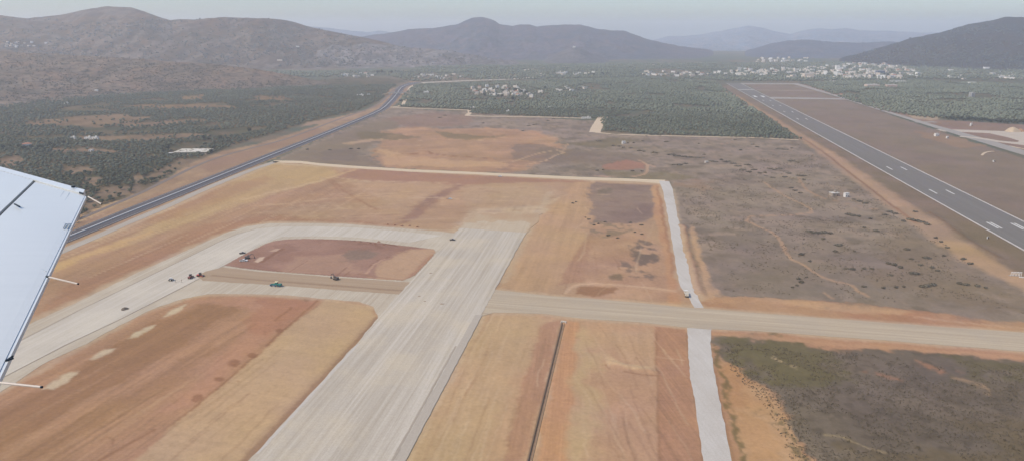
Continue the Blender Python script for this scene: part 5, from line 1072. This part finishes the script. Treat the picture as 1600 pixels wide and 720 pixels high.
# white localiser array at the right edge
an = tag(empty('antenna_array', P(1586, 431), -0.1), 'white frame of antenna loops at the right edge beside the orange track', 'antenna')
MWH = flat('white painted steel', (232, 226, 220), 0.5, vary=0.04, D=0)
for i in range(4):
    x = -3.2 + i * 2.15
    m = MB(); m.bar((x, 0, 0), (x, 0, 3.0), 0.22).bar((x + 1.3, 0, 0), (x + 1.3, 0, 3.0), 0.22).bar((x, 0, 3.0), (x + 1.3, 0, 3.0), 0.25); m.build('antenna_loop', MWH, an)
MB().bar((-3.4, 0.1, 3.3), (4.8, 0.1, 3.3), 0.22).build('cross_beam', MWH, an)
MB().box((0.6, 0.7, 0.15), (9.5, 1.8, 0.3)).build('base_slab', flat('grey slab', (170, 160, 148), 0.9), an)
lb = tag(empty('white_barrier', P(1600, 434), -0.25), 'low white barrier right of the antenna frame', 'barrier')
MB().box((0, 0, 0.5), (7, 0.5, 0.7)).build('rail', MWH, lb)
for x in (-3, 0, 3): MB().box((x, 0, 0.1), (0.5, 0.8, 0.4)).build('foot', flat('barrier foot', (150, 140, 130), 0.9), lb)
# heaps
def heap(name, px, py, wpx, hm, c, label, D=0, depth=0.8, cat='heap', seed=0):
    p = P(px, py); r = wpx * mpp(py) / 2; n, k = 18, 6; V = []; rs = random.Random(seed)
    for j in range(k + 1):
        t = j / k
        for i in range(n):
            a = 2 * math.pi * i / n; q = r * (1 - t) * (1 + 0.18 * math.sin(3 * a + seed) + rs.uniform(-.07, .07)); V.append((math.cos(a) * q, math.sin(a) * q * depth, hm * (1 - (1 - t) ** 1.6) - 0.1 + rs.uniform(-.05, .05) * hm * (j > 0)))
    f = [(j * n + i, j * n + (i + 1) % n, (j + 1) * n + (i + 1) % n, (j + 1) * n + i) for j in range(k) for i in range(n)] + [tuple(range(k * n, k * n + n))]
    o = MB().add(V, f).build(name, flat(name, c, 0.95, vary=0.2, scale=0.5, D=D)); o.location = p
    for q in o.data.polygons: q.use_smooth = True
    return tag(o, label, cat)
heap('gravel_heap', 195, 483, 12, 1.6, (112, 102, 92), 'dark grey gravel heap lying on the cream taxiway lane', 400, 0.9).location.z = 0.16
heap('sand_heap', 1582, 206, 22, 9, (192, 172, 148), 'big beige sand heap behind the apron', 1000, 0.8, seed=2)
heap('sand_heap', 1594, 206, 12, 6, (176, 138, 112), 'smaller reddish sand heap beside the big beige one', 1000, 0.8, seed=3)
for i, (px, py) in enumerate(((563, 378), (578, 380), (586, 381), (592, 378), (600, 383), (628, 353.5), (640, 353), (652, 355), (617, 352), (606, 351), (700, 311), (783, 276))):
    heap('soil_heap', px, py, random.uniform(4, 7), 1.2, (140, 104, 84), 'small dark heap of dug soil along the edge of the taxiway bed', 500, 0.7, seed=i)['group'] = 'dug soil heaps'
for px, py, w_ in ((655, 463, 5), (664, 471, 5), (691, 475, 8), (673, 427, 6)):
    heap('gravel_heap', px, py, w_, 0.5, (150, 132, 112), 'small brown spill of gravel on the new runway bed', 450, 0.5, seed=px).location.z = 0.30
for o in bpy.data.objects:
    if o.get('label') == 'small brown spill of gravel on the new runway bed': o['group'] = 'gravel spills on the new runway bed'
# ------------------------------------------------------------------ vehicles and machines
TYRE = flat('tyre rubber', (46, 44, 42), 0.9); STEEL = flat('dark steel', (84, 80, 76), 0.6); WHITE = flat('white vehicle paint', (236, 234, 230), 0.4, vary=0.04); WGL = flat('vehicle glass', (40, 46, 54), 0.15, spec=0.6)
def wheel(o, x, y, r, w_, rim=STEEL):
    t = MB().bar((x, y - w_ / 2, r), (x, y + w_ / 2, r), r, 14).build('wheel', TYRE, o); MB().bar((x, y - w_ / 2 - 0.02, r), (x, y + w_ / 2 + 0.02, r), r * 0.55, 10).build('rim', rim, t)
def truck(loc, rz, label, cab=WHITE, bed=None):
    o = tag(empty('truck', loc, rz), label, 'truck'); bed = bed or flat('cream tipper body', (222, 212, 192), 0.6)
    MB().box((0, 0, 0.95), (8.0, 1.0, 0.35)).build('chassis', STEEL, o)
    c = MB().prism([(2.4, 0.9), (4.1, 0.9), (4.1, 1.9), (3.85, 3.0), (2.4, 3.0)], -1.25, 1.25).build('cab', cab, o, 0.06)
    MB().box((4.0, 0, 2.4), (0.12, 2.1, 0.8), ry=-0.22).build('windscreen', WGL, c)
    for sg in (-1, 1): MB().box((3.2, sg * 1.26, 2.3), (0.9, 0.05, 0.7)).build('side_window', WGL, c); MB().box((4.13, sg * 0.9, 1.15), (0.08, 0.3, 0.2)).build('headlight', flat('lamp lens', (230, 230, 220), 0.2), c)
    b = MB().box((-0.95, 0, 1.35), (5.9, 2.5, 0.2)); 
    for sg in (-1, 1): b.box((-0.95, sg * 1.2, 2.05), (5.9, 0.12, 1.3))
    b.box((1.95, 0, 2.2), (0.14, 2.5, 1.6)).box((-3.85, 0, 2.0), (0.14, 2.3, 1.2)); b.build('tipper_body', bed, o)
    MB().box((-0.95, 0, 2.0), (5.6, 2.25, 0.9), top=0.8).build('load', flat('pale gravel load', (206, 196, 178), 0.95), o)
    for x in (3.2, -1.6, -2.9):
        for sg in (-1, 1): wheel(o, x, sg * 1.05, 0.5, 0.35)
    return o
p = P(1072.5, 462); truck((p.x, p.y, 0.13), ang((1078, 470), (1066, 430)) , 'white tipper truck driving on the whitish gravel road')
def grader(loc, rz, label):
    o = tag(empty('motor_grader', loc, rz), label, 'grader'); G = flat('teal machine paint', (40, 128, 116), 0.5); B = flat('blue machine paint', (70, 130, 170), 0.5)
    MB().prism([(-4.2, 0.9), (-0.8, 0.9), (-0.8, 2.0), (-4.2, 2.2)], -1.1, 1.1).build('engine_hood', G, o, 0.06)
    MB().prism([(-1.0, 1.1), (4.2, 1.0), (4.2, 1.5), (1.0, 2.1), (-1.0, 1.8)], -0.3, 0.3).build('main_frame', G, o)
    c = MB().box((-0.2, 0, 2.4), (1.7, 1.7, 1.8), top=0.92).build('cab', G, o); MB().box((-0.2, 0, 2.6), (1.76, 1.5, 1.0)).build('window', WGL, c)
    MB().box((-0.2, 0, 3.5), (2.4, 2.2, 0.22)).build('canopy', flat('cream canopy', (238, 222, 176), 0.6), o, 0.05)
    MB().box((1.2, 0, 0.55), (0.25, 4.0, 0.8), 0.35).build('blade', B, o); MB().box((2.0, 0, 0.9), (1.8, 0.9, 0.4)).build('drawbar', B, o)
    MB().box((4.7, 0, 0.8), (0.3, 2.6, 0.9)).build('front_blade', B, o)
    for x in (3.7, -1.6, -3.2):
        for sg in (-1, 1): wheel(o, x, sg * 1.15, 0.68, 0.42, B)
    return o
p = P(432, 447); grader((p.x, p.y, 0.26), XRD + math.pi, 'teal green grader with a cream canopy working on the brown lane')
def roller(loc, rz, label, c, cabc):
    o = tag(empty('road_roller', loc, rz), label, 'roller'); R_ = flat('roller paint', c, 0.5)
    MB().prism([(-2.8, 0.9), (-0.4, 0.9), (-0.4, 1.9), (-2.8, 1.6)], -0.95, 0.95).build('engine_hood', R_, o, 0.05)
    cb = MB().box((0.2, 0, 2.0), (1.4, 1.6, 1.9), top=0.92).build('cab', flat('roller cab', cabc, 0.5), o); MB().box((0.2, 0, 2.2), (1.46, 1.4, 0.9)).build('window', WGL, cb); MB().box((0.2, 0, 3.02), (1.7, 1.8, 0.14)).build('cab_roof', flat('roller cab roof', (60, 52, 48), 0.6), cb)
    MB().bar((2.2, -1.05, 0.75), (2.2, 1.05, 0.75), 0.75, 18).build('drum', flat('drum steel', (130, 108, 100), 0.5), o)
    y = MB(); [y.box((1.8, s * 1.15, 0.85), (2.4, 0.14, 0.4)) for s in (-1, 1)]; y.box((0.8, 0, 0.9), (0.4, 2.3, 0.4)); y.build('drum_yoke', R_, o)
    for sg in (-1, 1): wheel(o, -1.7, sg * 0.85, 0.72, 0.5)
    return o
p = P(298, 434.5); roller((p.x, p.y, 0.2), LOOP + 0.1, 'dark red roller at the left end of the brown lane', (128, 70, 62), (70, 56, 52))
p = P(313, 432); roller((p.x, p.y, 0.2), XRD, 'brighter red roller just right of the dark red one', (196, 84, 74), (60, 46, 44))
def excavator(loc, rz, label, c, swing=0.4):
    o = tag(empty('excavator', loc, rz), label, 'excavator'); E = flat('excavator paint', c, 0.55)
    for sg in (-1, 1): MB().prism([(-2.0, 0.3), (-1.6, 0), (1.6, 0), (2.0, 0.3), (2.0, 0.6), (1.6, 0.9), (-1.6, 0.9), (-2.0, 0.6)], sg * 1.1 - 0.3, sg * 1.1 + 0.3).build('track', TYRE, o)
    u = MB().box((-0.5, 0, 1.6), (3.2, 2.5, 1.2)).box((-1.8, 0, 1.7), (0.8, 2.4, 1.3)).build('house', E, o, 0.08)
    cb = MB().box((0.7, 0.75, 2.3), (1.5, 1.0, 1.6), top=0.9).build('cab', E, o); MB().box((0.75, 0.75, 2.5), (1.56, 0.8, 0.9)).build('window', WGL, cb)
    MB().bar((0.9, -0.3, 1.8), (3.2, -0.3, 4.2), 0.30, 6).bar((3.2, -0.3, 4.2), (5.0, -0.3, 3.6), 0.28, 6, 0.22).build('boom', E, o)
    MB().bar((5.0, -0.3, 3.7), (5.6, -0.3, 1.2), 0.22, 6, 0.18).build('stick', E, o)
    MB().prism([(5.2, 1.3), (6.0, 1.1), (5.9, 0.3), (5.0, 0.2)], -0.85, 0.25).build('bucket', STEEL, o)
    return o
p = P(525, 437); excavator((p.x, p.y, 0.24), 2.6, 'dark grey excavator at the edge of the brown lane', (92, 84, 78))
p = P(387, 404.5); excavator((p.x, p.y, 0.22), 0.3, 'dark excavator on the earth island behind the white pickup', (98, 90, 84))
def pickup(loc, rz, label, paint, cat='pickup', name='pickup_truck'):
    o = tag(empty(name, loc, rz), label, cat)
    MB().prism([(-2.6, 0.45), (2.6, 0.45), (2.65, 0.95), (1.3, 1.08), (-2.6, 1.08)], -0.9, 0.9).build('body', paint, o, 0.05)
    c = MB().prism([(-0.7, 1.08), (1.3, 1.08), (0.6, 1.75), (-0.6, 1.75)], -0.82, 0.82).build('cab', paint, o, 0.05)
    MB().prism([(0.74, 1.14), (1.24, 1.14), (0.68, 1.68), (0.58, 1.68)], -0.74, 0.74).build('windscreen', WGL, c)
    for sg in (-1, 1): MB().prism([(-0.55, 1.16), (0.95, 1.16), (0.5, 1.66), (-0.5, 1.66)], sg * 0.83 - 0.02, sg * 0.83 + 0.02).build('side_window', WGL, c)
    for x in (1.6, -1.6):
        for sg in (-1, 1): wheel(o, x, sg * 0.8, 0.38, 0.25)
    MB().box((-1.65, 0, 1.1), (1.8, 1.5, 0.08)).build('cargo_bed', STEEL, o)
    return o
p = P(381, 408.5); pickup((p.x, p.y, 0.22), 0.1, 'white pickup parked on the earth island', WHITE).scale = (1.25, 1.25, 1.25)
p = P(379, 396.5); pickup((p.x, p.y, 0.16), 0.3, 'dark grey pickup on the gravel above the white pickup', flat('dark grey paint', (88, 82, 78), 0.4))
p = P(1180 - 473, 376); pickup((p.x, p.y, 0.30), 0.0, 'dark pickup at the top of the new runway bed', flat('charcoal paint', (96, 90, 86), 0.4))
p = P(703, 311.5); pickup((p.x, p.y, 0.0), 0.0, 'white pickup beside the dark diagonal cut above the taxiway', WHITE)
p = P(781, 276.5); pickup((p.x, p.y, 0.0), 0.0, 'pale pickup just below the cream dirt road', WHITE)
def bowser(loc, rz, label):
    o = tag(empty('tractor', loc, rz), label, 'tractor'); W_ = flat('pale tractor paint', (240, 238, 232), 0.5)
    MB().prism([(0.2, 0.7), (2.0, 0.7), (2.0, 1.4), (0.2, 1.6)], -0.45, 0.45).build('hood', W_, o, 0.05)
    c = MB().box((-0.5, 0, 1.7), (1.3, 1.4, 1.6), top=0.9).build('cab', W_, o); MB().box((-0.5, 0, 1.9), (1.36, 1.2, 0.8)).build('window', WGL, c); MB().box((-0.5, 0, 2.56), (1.6, 1.6, 0.12)).build('cab_roof', W_, c)
    for sg in (-1, 1): wheel(o, -0.8, sg * 0.95, 0.8, 0.4); wheel(o, 1.5, sg * 0.75, 0.45, 0.3)
    return o
p = P(267.5, 438.5); bowser((p.x, p.y, 0.16), LOOP, 'small pale tractor on the cream lane left of the rollers')
def post(px, py, h, label, z=0.16):
    p = P(px, py); o = tag(empty('survey_post', (p.x, p.y, z)), label, 'post', 'survey posts on the taxiway')
    MB().bar((0, 0, 0), (0, 0, h), 0.09, 6).build('pole', STEEL, o); MB().box((0, 0, h), (0.5, 0.2, 0.4)).build('plate', flat('post plate', (120, 108, 98), 0.7), o); MB().bar((-0.8, 0, 0.03), (0.8, 0, 0.06), 0.08).build('foot', STEEL, o)
for px in (274.5, 284): post(px, 441, 2.0, 'thin dark survey post standing between the tractor and the rollers')

# ------------------------------------------------------------------ the aircraft wing outside the window
WZ = CAMZ - 1.5
TA, TB = P(135.5, 300, WZ), P(0, 578, WZ)                     # trailing edge
TIP0 = P(0, 262.5, WZ)                                        # along the tip
te = (TB - TA).normalized(); tp = (TIP0 - TA).normalized()
wing = tag(empty('airplane_wing', TB, 0), 'white airplane wing tip with aileron and thin static wicks at lower left', 'wing')
def skin(name, c, metal=0.0):
    m, nt, b = new_mat(name); v = mapped(nt, math.atan2(te.y, te.x) + 1.3, (0.9, 0.06, 1)); s = ramp_n(nt, noise_n(nt, 1.0, 5, v, 0.6), 0.3, 0.75)
    base = np.array(c); col_ = mixc(nt, s, tuple(base * 0.955), tuple(base)); nt.links.new(col_, b.inputs['Base Color'])
    b.inputs['Roughness'].default_value = 0.38; b.inputs['Coat Weight'].default_value = 0.2; b.inputs['Specular IOR Level'].default_value = 0.5
    return m
M_WING = skin('white wing paint', (0.535, 0.53, 0.485)); M_WING2 = skin('white tip paint', (0.58, 0.575, 0.53)); M_GAP = flat('dark gap', (50, 60, 68), 0.8); M_SEAL = flat('grey sealant', (120, 136, 146), 0.7)
def WP(s, c, dz=0.0):
    """point on the wing: s metres from the tip along the trailing edge, c metres forward from it; upper skin bulges gently"""
    chord = 1.75 + 0.07 * s
    t = max(0.0, min(1.0, c / chord)); up = 0.02 * math.sin(math.pi * min(1, t) ** 0.8) * min(1.0, max(0.0, s - 0.2) / 1.5) if t > 0 else 0
    return TA + te * s + tp * c + Vector((0, 0, up + dz)) - TB
def panel(name, s0, s1, c0, c1, mat, ns=8, nc=8, dz=0.0, th=0.02, parent=wing):
    cf0 = c0 if callable(c0) else (lambda s: c0); cf1 = c1 if callable(c1) else (lambda s: c1); V = []; n = nc + 1
    for lay in (0, 1):
        for i in range(ns + 1):
            s = s0 + (s1 - s0) * i / ns
            for j in range(n): V.append(WP(s, cf0(s) + (cf1(s) - cf0(s)) * j / nc, dz - lay * th))
    k = (ns + 1) * n; f = []
    for i in range(ns):
        for j in range(nc):
            a = i * n + j; f.append((a, a + 1, a + n + 1, a + n)); f.append((k + a, k + a + n, k + a + n + 1, k + a + 1))
    ring = [i * n for i in range(ns + 1)] + [ns * n + j for j in range(1, n)] + [i * n + nc for i in range(ns - 1, -1, -1)] + [j for j in range(nc - 1, 0, -1)]
    for a, b in zip(ring, ring[1:] + ring[:1]): f.append((a, k + a, k + b, b))
    o = MB().add(V, f).build(name, mat, parent)
    import bmesh as _b
    bm = _b.new(); bm.from_mesh(o.data); _b.ops.recalc_face_normals(bm, faces=bm.faces); bm.to_mesh(o.data); bm.free()
    if o.data.polygons[0].normal.z < 0: o.data.flip_normals()
    return o
def sc_of(px, py):
    p = P(px, py, WZ) - TA; M = Matrix(((te.x, tp.x), (te.y, tp.y))); q = M.inverted() @ Vector((p.x, p.y)); return q.x, q.y
h0, h1 = sc_of(57, 279.5), sc_of(0, 338)                      # hinge line
hs = (h1[1] - h0[1]) / (h1[0] - h0[0]); hinge = lambda s: h0[1] + hs * (s - h0[0])
TIPW = 0.19
smax = (TB - TA).length + 2.2
panel('aileron', TIPW, smax, 0.0, lambda s: hinge(s) - 0.035, M_WING, 26, 12, 0.0, 0.035)
panel('main_skin', TIPW, smax, lambda s: hinge(s) + 0.005, lambda s: hinge(s) + 2.3, M_WING, 26, 12, 0.012, 0.10)
panel('hinge_gap', TIPW - 0.02, smax, lambda s: hinge(s) - 0.06, lambda s: hinge(s) + 0.03, M_GAP, 26, 2, -0.03, 0.02)
panel('tip_gap', TIPW - 0.035, TIPW + 0.03, 0.02, lambda s: hinge(s) + 2.3, M_SEAL, 2, 24, -0.022, 0.03)
tcap = panel('tip_fairing', -0.02, TIPW - 0.02, 0.04, lambda s: hinge(TIPW) + 2.3, M_WING2, 3, 24, 0.012, 0.07)
panel('tip_slot', TIPW - 0.05, TIPW - 0.012, 0.03, 0.12, M_GAP, 2, 4, 0.014, 0.01)
panel('trailing_edge_strip', TIPW, smax, -0.03, 0.0, M_WING2, 20, 1, -0.004, 0.025)
for q in ((24, 325),):
    s, c = sc_of(*q); MB().bar(WP(s, c, 0.02), WP(s + 0.03, c - 0.12, 0.02), 0.007, 6).build('hinge_bracket', M_GAP, wing)
RIV = flat('rivet line', (176, 186, 194), 0.6)
for k_ in (0.30, 0.42):                                       # faint rivet rows along the span
    MB().bar(WP(TIPW + 0.05, k_, 0.001), WP(smax, k_, 0.001), 0.0022, 4).build('rivet_row', RIV, wing)
for s_ in (1.35, 2.6):
    MB().bar(WP(s_, 0.02, 0.0015), WP(s_, hinge(s_) - 0.06, 0.004), 0.002, 4).build('rivet_row', RIV, wing)
PLM = flat('placard ink', (138, 154, 166), 0.7)
for i in range(3):
    a_, b_ = P(99 + i * 4.2, 357 - i * 0.2, WZ + 0.012) - TB, P(102.5 + i * 4.2, 350, WZ + 0.012) - TB; MB().bar(a_, b_, 0.0035, 4).build('placard_line', PLM, wing)
MB().bar(P(101, 350.5, WZ + 0.012) - TB, P(112, 349.5, WZ + 0.012) - TB, 0.003, 4).build('placard_line', PLM, wing)
s, c = sc_of(116, 295); MB().bar(WP(s + 0.04, c, 0.02), WP(s + 0.04, c, 0.035), 0.018, 8).build('screw', M_GAP, wing)
M_WICK = flat('pale wick', (206, 192, 178), 0.6)
for a, b in (((137, 307), (158.5, 319)), ((75, 432), (121.5, 443)), ((-12, 596), (64, 604))):
    pa, pb = P(*a, WZ + 0.015) - TB, P(*b, WZ + 0.06) - TB
    k = MB().bar(pa, pb, 0.006, 6, 0.005).build('static_wick', M_WICK, wing); MB().bar(pb, pb + (pb - pa).normalized() * 0.008, 0.0055, 6).build('wick_tip', M_GAP, k)
    MB().bar(pa - (pb - pa).normalized() * 0.02, pa + (pb - pa).normalized() * 0.02, 0.008, 6).build('wick_base', M_GAP, k)
pa = P(9, 563, WZ) - TB
MB().bar(pa, P(20, 556, WZ) - TB, 0.005, 6).bar(pa, P(21, 559, WZ) - TB, 0.005, 6).build('aileron_bracket', M_GAP, wing)

# ------------------------------------------------------------------ the air: one closed box of even haze round everything
hz = MB().box((0, 0, 0), (27200, 27200, 1)).build('haze', None)
hv = [v.co for v in hz.data.vertices]
zmax = max(max((o.matrix_basis @ Vector(c)).z for c in o.bound_box) for o in bpy.data.objects if o.type == 'MESH' and o.name != 'haze' and o.parent is None)
for v in hz.data.vertices: v.co.z = -4.5 if v.co.z < 0 else max(zmax, CAMZ) + 12
tag(hz, 'pale blue grey haze filling the valley air', 'haze', kind='stuff')
hm = bpy.data.materials.new('haze'); hm.use_nodes = True; hn = hm.node_tree; hn.nodes.clear()
pv = hn.nodes.new('ShaderNodeVolumePrincipled'); oo = hn.nodes.new('ShaderNodeOutputMaterial')
pv.inputs['Color'].default_value = (1.0, 0.985, 0.965, 1); pv.inputs['Density'].default_value = SIG; pv.inputs['Anisotropy'].default_value = 0.2
hn.links.new(pv.outputs[0], oo.inputs['Volume']); hz.data.materials.append(hm)
hz.display_type = 'WIRE'
